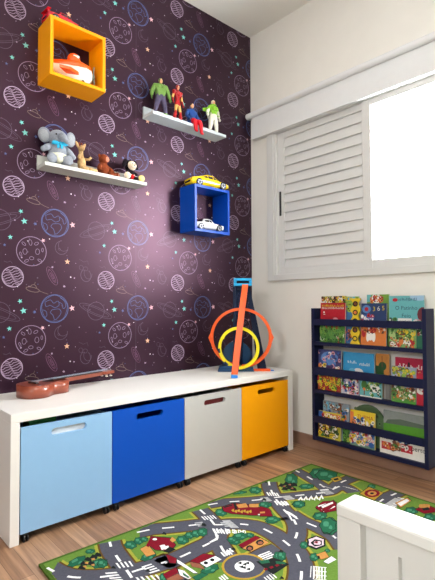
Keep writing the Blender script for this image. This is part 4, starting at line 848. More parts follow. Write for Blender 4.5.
o -.292,-1.249 -.310,-1.253 -.326,-1.241 -.338,-1.227 -.326,-1.218 -.309,-1.214 -.292,-1.226 -.280,-1.241
k -.336,-1.235 -.307,-1.248 -.327,-1.262 -.353,-1.249
k -.624,-.954 -.525,-.954 -.550,-.986 -.650,-.998
R -.621,-.955 -.531,-.956 -.553,-.986 -.645,-.996
w -.612,-.955 -.545,-.963 -.556,-.973 -.624,-.969
k -.341,-.815 -.288,-.826 -.311,-.862 -.368,-.855
y -.341,-.817 -.292,-.827 -.312,-.861 -.365,-.854
k -.337,-.828 -.310,-.836 -.323,-.850 -.348,-.844
k -1.432,-.772 -1.435,-.779 -1.440,-.772 -1.445,-.766 -1.439,-.762 -1.433,-.758 -1.431,-.767
k -1.363,-.858 -1.366,-.865 -1.370,-.858 -1.376,-.852 -1.369,-.849 -1.363,-.845 -1.362,-.853
k -1.051,-.757 -1.057,-.766 -1.062,-.757 -1.068,-.749 -1.058,-.746 -1.049,-.740 -1.049,-.751
k -1.308,-.973 -1.312,-.979 -1.316,-.973 -1.321,-.967 -1.314,-.965 -1.308,-.961 -1.307,-.969
k -1.055,-.756 -1.061,-.765 -1.066,-.756 -1.072,-.748 -1.062,-.744 -1.053,-.739 -1.053,-.749
k -.729,-.765 -.739,-.775 -.743,-.765 -.750,-.756 -.736,-.752 -.724,-.745 -.725,-.758
k -.585,-.638 -.596,-.651 -.601,-.639 -.608,-.630 -.592,-.624 -.577,-.616 -.580,-.630
k -1.086,-.947 -1.091,-.954 -1.095,-.947 -1.101,-.940 -1.092,-.938 -1.084,-.933 -1.084,-.942
k -.981,-1.063 -.987,-1.069 -.991,-1.062 -.997,-1.055 -.987,-1.054 -.979,-1.050 -.979,-1.058
k -1.197,-.710 -1.202,-.719 -1.206,-.710 -1.212,-.703 -1.204,-.699 -1.196,-.693 -1.195,-.704
k -1.091,-1.157 -1.096,-1.162 -1.099,-1.156 -1.104,-1.150 -1.097,-1.149 -1.089,-1.146 -1.089,-1.153
"""
# ------------------------------------------------------------------ fill lamp added on the ceiling (out of frame, brightens the room)
t = thing('fill_lamp', 'unseen square white fill lamp added on the ceiling above the bed end', 'fill lamp', (-1.75, -1.75, 2.6))
B1('fill_lamp_housing', (-.3, -.3, -.05), (.3, .3, 0), M_whiteP, t, .01)
em = bpy.data.materials.new('fill_lamp_diffuser'); em.use_nodes = True; em.node_tree.nodes['Principled BSDF'].inputs['Emission Color'].default_value = (1, .93, .84, 1); em.node_tree.nodes['Principled BSDF'].inputs['Emission Strength'].default_value = 4
B1('fill_lamp_diffuser', (-.27, -.27, -.06), (.27, .27, -.0505), em, t, .003)

# ------------------------------------------------------------------ bench
t = thing('bench', 'long white bench along the wallpapered wall above four toy boxes', 'bench', (-.872, -.21, 0))
def bb(lo, hi): return (lo[0]+.872, lo[1]+.21, lo[2]), (hi[0]+.872, hi[1]+.21, hi[2])
B1('bench_top', *bb((-1.633, -.417, .416), (-.111, -.001, .447)), M_bench, t, .0015)
B1('side_panel', *bb((-1.633, -.417, 0), (-1.602, -.014, .4158)), M_bench, t, .0015)
B1('side_panel', *bb((-.147, -.417, 0), (-.111, -.014, .4158)), M_bench, t, .0015)
B1('back_panel', *bb((-1.6015, -.026, .1), (-.1475, -.014, .4158)), M_bench, t)

# ------------------------------------------------------------------ toy boxes with casters
def panel_hole(b, x0, x1, z0, z1, hx0, hx1, hz0, hz1, ya, yb, m):
    """panel in the xz plane with a rounded slot cut through it"""
    hcx, hcz, hw, hh = (hx0+hx1)/2, (hz0+hz1)/2, (hx1-hx0)/2, (hz1-hz0)/2
    n = 32; inner = []; outer = []
    for i in range(n):
        a = 2*PI*(i+.5)/n; c, s_ = math.cos(a), math.sin(a)
        sx = (hw-hh)*(1 if c > 0 else -1); inner.append((hcx+sx+hh*c, hcz+hh*s_))
    def on_rect(p):
        dx, dz = p
        k = min(((x1-hcx)/dx if dx > 0 else (x0-hcx)/dx) if abs(dx) > 1e-9 else 1e9, ((z1-hcz)/dz if dz > 0 else (z0-hcz)/dz) if abs(dz) > 1e-9 else 1e9)
        return (hcx+dx*k, hcz+dz*k)
    cors = [(x1, z1), (x0, z1), (x0, z0), (x1, z0)]
    for p in inner: outer.append(on_rect((p[0]-hcx, (p[1]-hcz)*2.2)))
    for c in cors:
        k = min(range(n), key=lambda i: math.hypot(outer[i][0]-c[0], outer[i][1]-c[1])); outer[k] = c
    for y in (ya, yb):
        vs = [(p[0], y, p[1]) for p in inner]+[(p[0], y, p[1]) for p in outer]
        b.add(vs, [(i, (i+1) % n, n+(i+1) % n, n+i) for i in range(n)], m)
    for ring in (inner, outer):
        b.add([(p[0], ya, p[1]) for p in ring]+[(p[0], yb, p[1]) for p in ring], [(i, (i+1) % n, n+(i+1) % n, n+i) for i in range(n)], m)
M_cw = mat('caster_rubber', (22, 22, 24), .5, .4); M_cm = mat('caster_metal', (70, 72, 76), .3, .6, metal=.8)
def toy_box(x0, x1, m, label, slot):
    cx = (x0+x1)/2; w = (x1-x0)/2-.0018
    t = thing('toy_box', label, 'toy box', (cx, -.22, 0), 0, 'toy boxes on casters under the bench')
    b = MB(); panel_hole(b, -w, w, .032, .395, slot[0]-cx, slot[1]-cx, slot[2], slot[3], -.195, -.180, m); b.build('front_panel', t)
    B1('side_panel', (-w, -.1798, .032), (-w+.012, .185, .385), m, t); B1('side_panel', (w-.012, -.1798, .032), (w, .185, .385), m, t)
    B1('back_panel', (-w+.0122, .173, .032), (w-.0122, .185, .385), m, t); B1('bottom_panel', (-w+.0122, -.1798, .032), (w-.0122, .1728, .044), m, t)
    for sx in (-1, 1):
        for y in (-.178, .155):
            q = MB(); q.cyl((sx*(w-.02), y, .026), (sx*(w-.02), y, .0318), .013, M_cm); q.box((sx*(w-.02)-.010, y-.010, .016), (sx*(w-.02)+.010, y+.008, .026), M_cm, None, .003)
            c = q.build('caster', t)
            q = MB()
            for dx in (-.0085, .0035): q.cyl((sx*(w-.02)+dx, y-.008, .0135), (sx*(w-.02)+dx+.005, y-.008, .0135), .0135, M_cw)
            q.build('wheel', c)
    return t
toy_box(-1.600, -1.247, mat('light_blue_laminate', (142, 184, 222), .45, .4, noise=.01), 'light blue wheeled toy box, leftmost under the white bench', (-1.492, -1.356, .348, .374))
toy_box(-1.247, -.884, mat('royal_blue_laminate', (0, 74, 178), .45, .3, noise=.01), 'royal blue wheeled toy box between the light blue and grey boxes', (-1.136, -1.002, .342, .368))
toy_box(-.884, -.518, mat('grey_laminate', (186, 184, 180), .45, .4, noise=.01), 'pale grey wheeled toy box between the royal blue and yellow boxes', (-.768, -.632, .343, .369))
toy_box(-.518, -.150, mat('yellow_laminate', (242, 160, 0), .45, .3, noise=.01), 'yellow wheeled toy box, rightmost under the bench beside the bookshelf', (-.399, -.262, .344, .370))
def crate(name, lo, hi, m, label, cat, face=None):
    c = ((lo[0]+hi[0])/2, (lo[1]+hi[1])/2, lo[2]); q = MB(); q.box((lo[0]-c[0], lo[1]-c[1], 0), (hi[0]-c[0], hi[1]-c[1], hi[2]-lo[2]-.0), m, None, .003)
    o = q.build(name, loc=c); tag(o, label, cat)
    q = MB(); q.box((lo[0]-c[0]-.0015, lo[1]-c[1]-.0015, (hi[2]-lo[2])*.62), (hi[0]-c[0]+.0015, hi[1]-c[1]+.0015, (hi[2]-lo[2])+.0015), m, None, .002); q.build('box_lid', o)
crate('game_box', (-1.485, -.3975, .046), (-1.34, -.34, .376), mat('pale_card', (238, 240, 238), .5), 'pale board game box showing through the slot of the light blue toy box', 'game box')
crate('game_box', (-1.53, -.30, .046), (-1.43, -.24, .400), mat('green_card', (60, 150, 84), .5), 'green board game box peeking over the light blue toy box front', 'game box')
crate('game_box', (-.78, -.392, .046), (-.62, -.33, .372), mat('red_card', (120, 22, 26), .5), 'dark red game box showing through the grey toy box slot', 'game box')

# ------------------------------------------------------------------ wall cubes and ledges
def wall_cube(x0, x1, z0, z1, d, m, label, cat='wall cube shelf'):
    cx = (x0+x1)/2; t = thing('cube_shelf', label, cat, (cx, 0, z0)); w = (x1-x0)/2; h = z1-z0; k = .015; y0, y1 = -d, -.0008
    B1('bottom_board', (-w, y0, 0), (w, y1, k), m, t, .0008); B1('top_board', (-w, y0, h-k), (w, y1, h), m, t, .0008)
    B1('side_board', (-w, y0, k+.0001), (-w+k, y1, h-k-.0001), m, t, .0008); B1('side_board', (w-k, y0, k+.0001), (w, y1, h-k-.0001), m, t, .0008)
M_yc = mat('yellow_lacquer', (246, 156, 0), .4, .3, noise=.01); M_bc = mat('blue_lacquer', (0, 68, 170), .38, .35, noise=.01)
wall_cube(-1.400, -1.137, 1.818, 2.080, .142, M_yc, 'bright yellow open cube shelf mounted high on the space wallpaper')
wall_cube(-.592, -.328, 1.226, 1.488, .135, M_bc, 'royal blue open cube shelf mounted on the wallpaper near the window')
M_led = mat('grey_white_laminate', (206, 206, 200), .45, .4, noise=.01)
def ledge(x0, x1, z, label, m):
    cx = (x0+x1)/2; w = (x1-x0)/2; t = thing('ledge_shelf', label, 'wall ledge shelf', (cx, 0, z), 0)
    B1('shelf_board', (-w, -.100, -.016), (w, -.0128, 0), m, t, .0008); B1('back_rail', (-w, -.0126, -.016), (w, -.0008, .049), m, t, .0008)
ledge(-1.402, -.880, 1.447, 'white ledge shelf holding the soft toys', M_led)
ledge(-.842, -.320, 1.834, 'pale grey ledge shelf holding the action figures', mat('pale_blue_grey_laminate', (196, 204, 208), .45, .4, noise=.01))

# ------------------------------------------------------------------ toy vehicles
M_tyre = mat('tyre_black', (20, 20, 22), .6, .3); M_hub = mat('chrome_hub', (140, 140, 145), .35, .5, metal=.5); M_tint = mat('tinted_glass', (22, 24, 30), .12, .7)
def toy_car(name, label, loc, rz, L, W, Hh, m, trim, style):
    """stations along the length: (x, half width, sill z, shoulder z, roof z, roof half width); fractions of L, W, H"""
    t = thing(name, label, 'toy car', loc, rz)
    if style == 'sport': S = [(-.50, .36, .26, .50, .50, .30), (-.47, .46, .18, .62, .62, .36), (-.36, .49, .16, .68, .70, .36), (-.22, .50, .16, .66, .84, .34), (-.08, .49, .15, .62, .99, .33), (.06, .48, .15, .60, .98, .33), (.20, .48, .15, .58, .74, .34), (.27, .48, .15, .56, .58, .36), (.38, .48, .16, .50, .52, .36), (.46, .44, .18, .40, .42, .34), (.50, .34, .22, .32, .33, .26)]
    else: S = [(-.50, .40, .28, .52, .52, .34), (-.485, .47, .20, .62, .62, .38), (-.34, .49, .18, .66, .68, .38), (-.24, .49, .18, .66, .70, .36), (-.18, .49, .18, .66, .97, .33), (-.02, .49, .18, .65, 1.0, .33), (.07, .49, .18, .64, .95, .33), (.17, .49, .18, .62, .66, .37), (.34, .49, .18, .58, .62, .38), (.47, .47, .20, .52, .54, .36), (.50, .38, .26, .46, .47, .30)]
    b = MB(); vs = []
    for x, hw, z0, zs, zr, rw in S:
        for y, z in ((-hw*.9, z0), (-hw, (z0+zs)/2), (-hw*.96, zs), (-rw, zr), (-rw*.5, zr*1.015), (rw*.5, zr*1.015), (rw, zr), (hw*.96, zs), (hw, (z0+zs)/2), (hw*.9, z0)): vs.append((x*L, y*W, z*Hh))
    bi = [(i*10+j, i*10+(j+1) % 10, (i+1)*10+(j+1) % 10, (i+1)*10+j) for i in range(len(S)-1) for j in range(10)]
    b.add(vs, bi+[tuple(range(10)), tuple(range(10*len(S)-10, 10*len(S)))], m, True); body = b.build('car_body', t)
    b = MB()
    for i in range(len(S)-1):
        a, c = S[i], S[i+1]
        if max(a[4]-a[3], c[4]-c[3]) < .15: continue
        for sy in (-1, 1):
            if min(a[4]-a[3], c[4]-c[3]) > .1:
                q = [(a[0]+.01, .93*a[1]*sy, a[3]+.05), (c[0]-.01, .93*c[1]*sy, c[3]+.05), (c[0]-.01, (c[5]+.012)*sy, c[4]-.07), (a[0]+.01, (a[5]+.012)*sy, a[4]-.07)]
                b.add([(x*L, y*W+sy*.0012, z*Hh) for x, y, z in q], [(0, 1, 2, 3)], M_tint)
        if abs(a[4]-c[4]) > .10:
            q = [(a[0], -a[5]*.9, a[4]+.02), (a[0], a[5]*.9, a[4]+.02), (c[0], c[5]*.9, c[4]+.02), (c[0], -c[5]*.9, c[4]+.02)]
            b.add([(x*L, y*W, z*Hh+.0012) for x, y, z in q], [(0, 1, 2, 3)], M_tint)
    b.build('windows', body, fix=False)
    for sy in (-1, 1):
        q = MB(); q.ell((.47*L, sy*.33*W, .40*Hh), (.022*L, .07*W, .05*Hh), mat('headlamp', (235, 235, 240), .15, .7)); q.build('headlamp', body); q = MB(); q.ell((-.485*L, sy*.32*W, .5*Hh), (.015*L, .09*W, .04*Hh), mat('tail_lamp', (160, 12, 18), .2, .6)); q.build('tail_lamp', body)
    q = MB(); q.box((.485*L, -.25*W, .2*Hh), (.503*L, .25*W, .3*Hh), M_tint); q.build('front_grille', body); q = MB(); q.box((-.506*L, -.28*W, .28*Hh), (-.49*L, .28*W, .42*Hh), M_tint); q.build('number_plate_panel', body)
    q = MB(); sp = trim == 'spoiler'
    if sp: q.box((-.5*L, -.42*W, .86*Hh), (-.42*L, .42*W, .89*Hh), m); [q.box((-.48*L, s_*.3*W-.002, .62*Hh), (-.45*L, s_*.3*W+.002, .86*Hh), m) for s_ in (-1, 1)]
    else:
        q.box((-.30*L, -.502*W, .30*Hh), (.22*L, -.485*W, .34*Hh), M_tint); q.build('side_trim', body); q = MB(); q.box((-.30*L, .485*W, .30*Hh), (.22*L, .502*W, .34*Hh), M_tint)
    q.build('spoiler' if sp else 'side_trim', body)
    for x in (-.31, .31):
        for sy in (-1, 1):
            q = MB(); r = .29*Hh; y0 = sy*.36*W; y1 = sy*.505*W
            q.cyl((x*L, y0, r), (x*L, y1, r), r, M_tyre, n=24); wh = q.build('wheel', t)
            q = MB(); q.cyl((x*L, y1, r), (x*L, y1+sy*.001, r), r*.68, M_hub, n=20)
            for k in range(5): a = 2*PI*k/5; q.box((-.0015, -.001, 0), (.0015, .001, r*.62), M_tyre, Matrix.Translation((x*L, y1+sy*.0016, r)) @ Matrix.Rotation(a, 4, 'Y'))
            q.build('hub_cap', wh)
    return t
toy_car('toy_car', 'yellow toy sports car parked on top of the blue cube shelf', (-.452, -.076, 1.4885), R(-7), .262, .100, .074, mat('yellow_car_paint', (250, 212, 20), .2, .6, coat=.5), 'side', 'sport')
toy_car('toy_car', 'white toy coupe standing inside the blue cube shelf', (-.458, -.074, 1.2415), R(-3), .212, .085, .068, mat('white_car_paint', (232, 230, 226), .2, .6, coat=.5), 'spoiler', 'coupe')
toy_car('toy_car', 'red toy car lying on top of the yellow cube shelf', (-1.300, -.056, 2.0805), R(4), .190, .080, .068, mat('red_car_paint', (205, 22, 34), .2, .6, coat=.5), 'spoiler', 'coupe')

# toy aeroplane in the yellow cube
M_or = mat('orange_plastic', (240, 92, 24), .3, .5); M_wp = mat('white_plastic', (232, 226, 214), .3, .5)
t = thing('toy_plane', 'orange and white toy propeller plane sitting inside the yellow cube shelf', 'toy plane', (-1.268, -.074, 1.8335), R(-14)); t.scale = (1.05, 1.1, 1.45)
def loft(b, S, m, n=14, M=None):
    vs = []; 
    for x, ry, rz, zc in S:
        for j in range(n): a = 2*PI*j/n; vs.append((x, ry*math.cos(a), zc+rz*math.sin(a)))
    fs = [(i*n+j, i*n+(j+1) % n, (i+1)*n+(j+1) % n, (i+1)*n+j) for i in range(len(S)-1) for j in range(n)]+[tuple(range(n)), tuple(range(n*len(S)-n, n*len(S)))]
    b.add(vs, fs, m, True, M)
b = MB(); loft(b, [(-.105, .004, .006, .052), (-.08, .010, .014, .048), (-.03, .022, .026, .042), (.02, .031, .033, .038), (.055, .030, .032, .037), (.078, .022, .024, .038), (.084, .012, .014, .039)], M_wp); fus = b.build('fuselage', t)
b = MB(); loft(b, [(-.10, .005, .006, .062), (-.05, .014, .014, .062), (0, .024, .018, .064), (.03, .026, .018, .064), (.075, .018, .012, .060)], M_or); b.build('upper_shell', fus)
b = MB(); b.ell((.005, 0, .085), (.028, .018, .020), M_or); b.box((-.002, -.017, .086), (.026, .017, .096), M_wp, None, .004); b.build('cockpit', fus)
for s_ in (-1, 1): b = MB(); b.ell((.024, s_*.008, .092), (.005, .005, .006), M_black); b.build('cockpit_window', fus)
for s_ in (-1, 1):
    b = MB(); b.prism([(-.030, s_*.02), (.035, s_*.02), (.018, s_*.052), (-.022, s_*.052)] if s_ > 0 else [(-.030, -.02), (.035, -.02), (-.02, -.058), (-.065, -.058)], 'z', .028, .037, M_or); b.build('wing', t)
b = MB(); b.prism([(-.105, .05), (-.075, .05), (-.095, .095), (-.115, .095)], 'y', -.002, .002, M_or); b.build('tail_fin', t)
b = MB(); b.ell((.088, 0, .040), (.010, .010, .010), mat('grey_green_plastic', (120, 140, 128), .3, .6))
pr_ = b.build('propeller', t); b = MB()
for k in range(3): b.box((-.0015, -.005, .008), (.0015, .005, .034), mat('grey_green_plastic', (120, 140, 128)), Matrix.Translation((.090, 0, .040)) @ Matrix.Rotation(2*PI*k/3+.4, 4, 'X'), .001)
b.build('propeller_blades', pr_)
for x, y in ((.04, -.022), (.04, .022), (-.06, 0)):
    b = MB(); b.cyl((x, y-.003, .008), (x, y+.003, .008), .008, M_tyre); b.cyl((x, y, .008), (x*.95, y*.8, .03), .0022, M_wp); b.build('landing_wheel', t)

# ------------------------------------------------------------------ soft toys on the lower ledge
M_eg = mat('blue_grey_crochet', (146, 151, 160), .95, .1, noise=.12, nscale=160, bump=.8, bscale=420); M_ear = mat('pale_grey_crochet', (164, 168, 174), .95, .1, noise=.1, nscale=160, bump=.8, bscale=420)
M_cream = mat('cream_crochet', (226, 226, 204), .95, .1, noise=.08, nscale=160, bump=.8, bscale=420); M_rib = mat('turquoise_ribbon', (34, 178, 222), .35, .5)
t = thing('plush_elephant', 'blue-grey crocheted elephant with a turquoise bow on the left of the lower ledge', 'soft toy', (-1.328, -.058, 1.4472), R(-8))
b = MB(); b.ell((0, 0, .064), (.041, .034, .052), M_eg); b.ell((0, .004, .128), (.044, .040, .040), M_eg)
b.tube([(.004, -.034, .128), (.012, -.050, .118), (.022, -.056, .104), (.034, -.052, .098)], [.017, .014, .011, .009], M_eg, 12)
b.tube([(-.030, -.004, .088), (-.050, -.014, .076), (-.066, -.018, .066)], [.013, .015, .012], M_eg, 12); b.ell((-.067, -.018, .065), .0125, M_eg)
b.tube([(.030, -.004, .088), (.048, -.014, .066), (.062, -.018, .050)], [.013, .015, .012], M_eg, 12); b.ell((.063, -.018, .049), .0125, M_eg)
for s_ in (-1, 1): b.tube([(s_*.020, -.012, .028), (s_*.034, -.036, .024)], [.021, .020], M_eg, 14); b.ell((s_*.036, -.040, .0235), (.021, .012, .023), M_eg)
b.build('elephant_body', t)
for s_ in (-1, 1):
    q = MB(); Mx = Matrix.Translation((s_*.058, .006, .136)) @ Matrix.Rotation(s_*R(24), 4, 'Z') @ Matrix.Rotation(s_*R(14), 4, 'Y'); q.ell((0, 0, 0), (.027, .008, .036), M_eg, Mx); q.ell((0, -.004, -.002), (.020, .007, .028), M_ear, Mx); q.build('ear', t)
q = MB(); q.ell((0, -.001, .040), (.044, .038, .028), M_cream); q.ell((0, -.03, .026), (.018, .016, .016), M_cream); q.build('diaper', t)['label'] = 'cream crocheted diaper'
for ex, ey in ((-.016, -.034), (.021, -.032)): q = MB(); q.ell((ex, ey, .136), (.0035, .003, .0045), M_black); q.build('eye', t)
q = MB(); q.tube([(math.cos(a)*.030, math.sin(a)*.029, .096) for a in [2*PI*i/16 for i in range(17)]], .005, M_rib, 8)
for s_ in (-1, 1): q.ell((s_*.018, -.036, .096), (.017, .006, .009), M_rib, Matrix.Translation((s_*.001, 0, 0))); q.box((s_*.008-.005, -.038, .074), (s_*.008+.005, -.034, .094), M_rib)
q.ell((0, -.038, .096), (.006, .006, .007), M_rib); q.build('bow', t)['label'] = 'turquoise ribbon bow'

M_tan = mat('tan_plush', (196, 160, 112), .95, .1, noise=.3, nscale=70, bump=.8, bscale=300); M_bp = mat('brown_plush', (128, 62, 36), .95, .1, noise=.2, nscale=90, bump=1, bscale=300)
t = thing('plush_giraffe', 'tan spotted long-legged plush animal between the elephant and the brown plush', 'soft toy', (-1.213, -.052, 1.4472), R(6))
b = MB(); b.ell((.002, 0, .040), (.020, .018, .036), M_tan); b.tube([(0, 0, .065), (-.003, -.002, .085), (-.006, -.006, .100)], [.013, .010, .011], M_tan, 12); b.ell((-.008, -.014, .106), (.014, .021, .013), M_tan)
for s_ in (-1, 1):
    b.tube([(s_*.014, -.006, .062), (s_*.026, -.022, .058), (s_*.030+.004, -.030, .070)], [.007, .006, .006], M_tan, 8)
    b.tube([(s_*.010, -.010, .014), (s_*.018+.010, -.030, .011), (s_*.024+.028, -.034, .010)], [.010, .009, .008], M_tan, 10); b.ell((s_*.024+.032, -.034, .010), (.010, .009, .010), M_tan)
b.build('giraffe_body', t)
for s_ in (-1, 1): q = MB(); q.ell((0, 0, .012), (.007, .004, .017), M_tan, Matrix.Translation((-.006+s_*.012, -.004, .112)) @ Matrix.Rotation(s_*R(28), 4, 'Y')); q.build('ear', t)
for s_ in (-1, 1): q = MB(); q.tube([(-.006+s_*.005, -.004, .117), (-.007+s_*.006, -.004, .132)], .002, M_bp, 6); q.ell((-.007+s_*.006, -.004, .133), .0035, M_bp); q.build('horn', t)
for s_ in (-1, 1): q = MB(); q.ell((-.008+s_*.010, -.026, .110), .0022, M_black); q.build('eye', t)

M_face = mat('pink_felt', (214, 138, 112), .9, .1)
t = thing('plush_bear', 'reddish brown plush with a pink face slumped in the middle of the lower ledge', 'soft toy', (-1.100, -.052, 1.4472), R(18))
b = MB(); b.ell((0, 0, .036), (.032, .026, .034), M_bp); b.ell((-.003, -.006, .082), (.025, .024, .024), M_bp)
b.tube([(-.024, -.004, .050), (-.038, -.016, .034), (-.046, -.028, .016)], [.010, .009, .009], M_bp, 10); b.tube([(.024, -.004, .050), (.036, -.018, .036), (.040, -.030, .018)], [.010, .009, .009], M_bp, 10)
b.tube([(-.014, -.014, .014), (-.030, -.040, .012)], [.014, .012], M_bp, 10); b.tube([(.016, -.012, .016), (.040, -.026, .014), (.062, -.030, .014)], [.014, .012, .012], M_bp, 10); b.ell((.066, -.032, .015), (.014, .010, .0145), M_bp)
b.build('bear_body', t)
q = MB(); q.ell((.001, -.024, .080), (.013, .009, .013), M_face); q.build('face_patch', t)['label'] = 'pink felt face'; q = MB(); q.ell((.067, -.039, .015), (.008, .004, .009), M_face); q.build('sole_patch', t)['label'] = 'pink sole'
for s_ in (-1, 1): q = MB(); q.ell((-.003+s_*.024, -.002, .094), (.008, .005, .009), M_bp); q.build('ear', t)
for s_ in (-1, 1): q = MB(); q.ell((.001+s_*.005, -.033, .084), .0018, M_black); q.build('eye', t)

M_dk = mat('black_plush', (26, 20, 26), .9, .15, noise=.1); M_cf = mat('cream_felt', (238, 218, 190), .85, .1); M_red = mat('red_felt', (184, 20, 24), .8, .15); M_ylf = mat('pale_yellow_felt', (240, 218, 140), .85, .1)
t = thing('plush_puppy', 'dark plush with cream face and red shorts, right end of lower ledge', 'soft toy', (-.952, -.056, 1.4472), R(4)); t.scale = (1.18, 1.15, 1.15)
b = MB(); b.ell((0, 0, .030), (.022, .018, .026), M_dk); b.ell((0, .004, .072), (.025, .023, .024), M_dk)
b.tube([(-.016, -.002, .044), (-.028, -.018, .034)], [.006, .006], M_dk, 8); b.tube([(.016, -.002, .044), (.026, -.018, .030)], [.006, .006], M_dk, 8)
for s_ in (-1, 1): b.tube([(s_*.010, -.010, .014), (s_*.028, -.030, .012)], [.009, .008], M_dk, 8)
b.build('plush_body', t)
for s_ in (-1, 1): q = MB(); q.ell((0, 0, 0), (.010, .007, .021), M_dk, Matrix.Translation((s_*.029, -.002, .078)) @ Matrix.Rotation(-s_*R(22), 4, 'Y')); q.build('ear', t)
q = MB(); q.ell((.002, -.012, .069), (.021, .014, .020), M_cf); q.ell((.002, -.024, .062), (.013, .008, .008), M_cf); fc = q.build('face', t)
for s_ in (-1, 1): q = MB(); q.ell((.002+s_*.006, -.026, .074), .0022, M_black); q.build('eye', fc)
q = MB(); q.ell((.002, -.033, .066), (.003, .002, .002), M_black); q.build('nose', fc)
q = MB(); q.ell((0, -.001, .020), (.024, .020, .018), M_red); q.ell((-.007, -.020, .026), .0024, M_cf); q.ell((.007, -.020, .026), .0024, M_cf); q.build('shorts', t)['label'] = 'red felt shorts'
for s_ in (-1, 1): q = MB(); q.ell((s_*.036, -.034, .0145), (.015, .012, .0145), M_ylf if s_ > 0 else M_cf); q.build('foot', t)

# ------------------------------------------------------------------ action figures on the upper ledge
def figure(name, label, loc, rz, s, J, Rd, matfun, head, headmat, extra, fingermat, hairmat=None, hair='short', cat='action figure'):
    t = thing(name, label, cat, loc, rz)
    E = [('hip', 'belly'), ('belly', 'chest'), ('chest', 'neck'), ('neck', 'headbase')]
    for q in 'LR': E += [('chest', 'sh'+q), ('sh'+q, 'el'+q), ('el'+q, 'wr'+q), ('hip', 'th'+q), ('th'+q, 'kn'+q), ('kn'+q, 'an'+q), ('an'+q, 'toe'+q)]
    J = {k: tuple(v*s for v in p) for k, p in J.items()}; Rd = {k: v*s for k, v in Rd.items()}
    body = skin('figure_body', J, E, Rd, lambda c: matfun(c/s), t, 'hip', 2)
    hx, hy, hz = (v*s for v in head[:3]); r = head[3]*s
    b = MB(); b.ell((hx, hy, hz), (r*.78, r*.92, r*1.1), headmat); b.ell((hx, hy-r*.92, hz-.08*r), (r*.14, r*.18, r*.2), headmat); b.ell((hx, hy-r*.25, hz-.55*r), (r*.55, r*.62, r*.5), headmat)
    for q in (-1, 1): b.ell((hx+q*r*.8, hy, hz-.05*r), (r*.1, r*.2, r*.27), headmat)
    hd = b.build('head', t)
    b = MB()
    for q in (-1, 1): b.ell((hx+q*r*.3, hy-r*.84, hz+.12*r), (r*.13, r*.08, r*.09), M_wp); b.ell((hx+q*r*.3, hy-r*.90, hz+.12*r), (r*.06, r*.05, r*.07), M_black)
    b.box((hx-r*.22, hy-r*.9, hz-.48*r), (hx+r*.22, hy-r*.82, hz-.42*r), mat('lip_paint', (140, 70, 60))); b.build('face_features', hd)
    if hairmat:
        b = MB()
        if hair == 'helmet': b.ell((hx, hy+r*.12, hz+.1*r), (r*.92, r*.98, r*1.14), hairmat)
        else: b.ell((hx, hy+r*.16, hz+.28*r), (r*.84, r*.90, r*.98), hairmat)
        b.build('helmet' if hair == 'helmet' else 'hair', hd)
    for q in 'LR':
        w = Vector(J['wr'+q]); e = Vector(J['el'+q]); d = (w-e).normalized(); sx = 1 if q == 'R' else -1
        rr = Rd['wr'+q]*.95; b = MB(); Mh = Matrix.Translation(w) @ d.to_track_quat('Z', 'Y').to_matrix().to_4x4()
        b.ell((0, 0, rr*.8), (rr*.55, rr*.95, rr*1.1), fingermat, Mh, 10, 7)
        for k in range(4): b.tube([((k-1.5)*0, (k-1.5)*rr*.48, rr*1.4), (rr*.15, (k-1.5)*rr*.5, rr*(2.2-.15*abs(k-1.4))), (rr*.55, (k-1.5)*rr*.46, rr*(2.6-.2*abs(k-1.4)))], [rr*.24, rr*.22, rr*.18], fingermat, 6, Mh)
        b.tube([(0, -sx*rr*.7, rr*.5), (rr*.3, -sx*rr*1.2, rr*1.0), (rr*.55, -sx*rr*1.2, rr*1.5)], [rr*.26, rr*.24, rr*.18], fingermat, 6, Mh)
        b.build('hand', t)
    for nm, fn, lb in extra:
        b = MB(); fn(b, s); o = b.build(nm, t)
        if lb: o['label'] = lb
    return t
def standing(wide=1., arm=1.):
    return dict(hip=(0, 0, .50), belly=(0, 0, .58), chest=(0, .004, .72), neck=(0, .002, .83), headbase=(0, -.006, .87),
        shL=(-.125*wide, .004, .775), elL=(-.185*wide, .010, .62), wrL=(-.200*wide, -.03, .49), shR=(.125*wide, .004, .775), elR=(.185*wide, .010, .62), wrR=(.200*wide, -.03, .49),
        thL=(-.055*wide, 0, .46), knL=(-.095*wide, -.02, .27), anL=(-.125*wide, .0, .045), toeL=(-.14*wide, -.07, .028), thR=(.055*wide, 0, .46), knR=(.095*wide, -.02, .27), anR=(.125*wide, .0, .045), toeR=(.14*wide, -.07, .028))
def rad(k=1., leg=1.):
    return dict(hip=.072*k, belly=.066*k, chest=.085*k, neck=.035*k, headbase=.032*k, shL=.050*k, elL=.036*k, wrL=.026*k, shR=.050*k, elR=.036*k, wrR=.026*k, thL=.062*leg, knL=.043*leg, anL=.030*leg, toeL=.026, thR=.062*leg, knR=.043*leg, anR=.030*leg, toeR=.026)
Fg = mat('green_vinyl', (104, 140, 62), .4, .4, noise=.15, nscale=60); Fp = mat('purple_grey_vinyl', (74, 66, 92), .5, .3, noise=.2, nscale=60)
Fr = mat('red_vinyl', (172, 22, 26), .3, .5, noise=.1); Fy = mat('gold_vinyl', (214, 168, 90), .35, .5); Fb = mat('blue_vinyl', (24, 66, 132), .4, .4, noise=.1); Fr2 = mat('scarlet_vinyl', (214, 20, 36), .35, .4)
Fl = mat('lime_vinyl', (140, 196, 50), .35, .5); Fw = mat('ivory_vinyl', (226, 222, 206), .35, .5); Fs = mat('toy_skin', (222, 164, 120), .5, .3); Fh = mat('dark_toy_hair', (30, 20, 18), .5, .3)
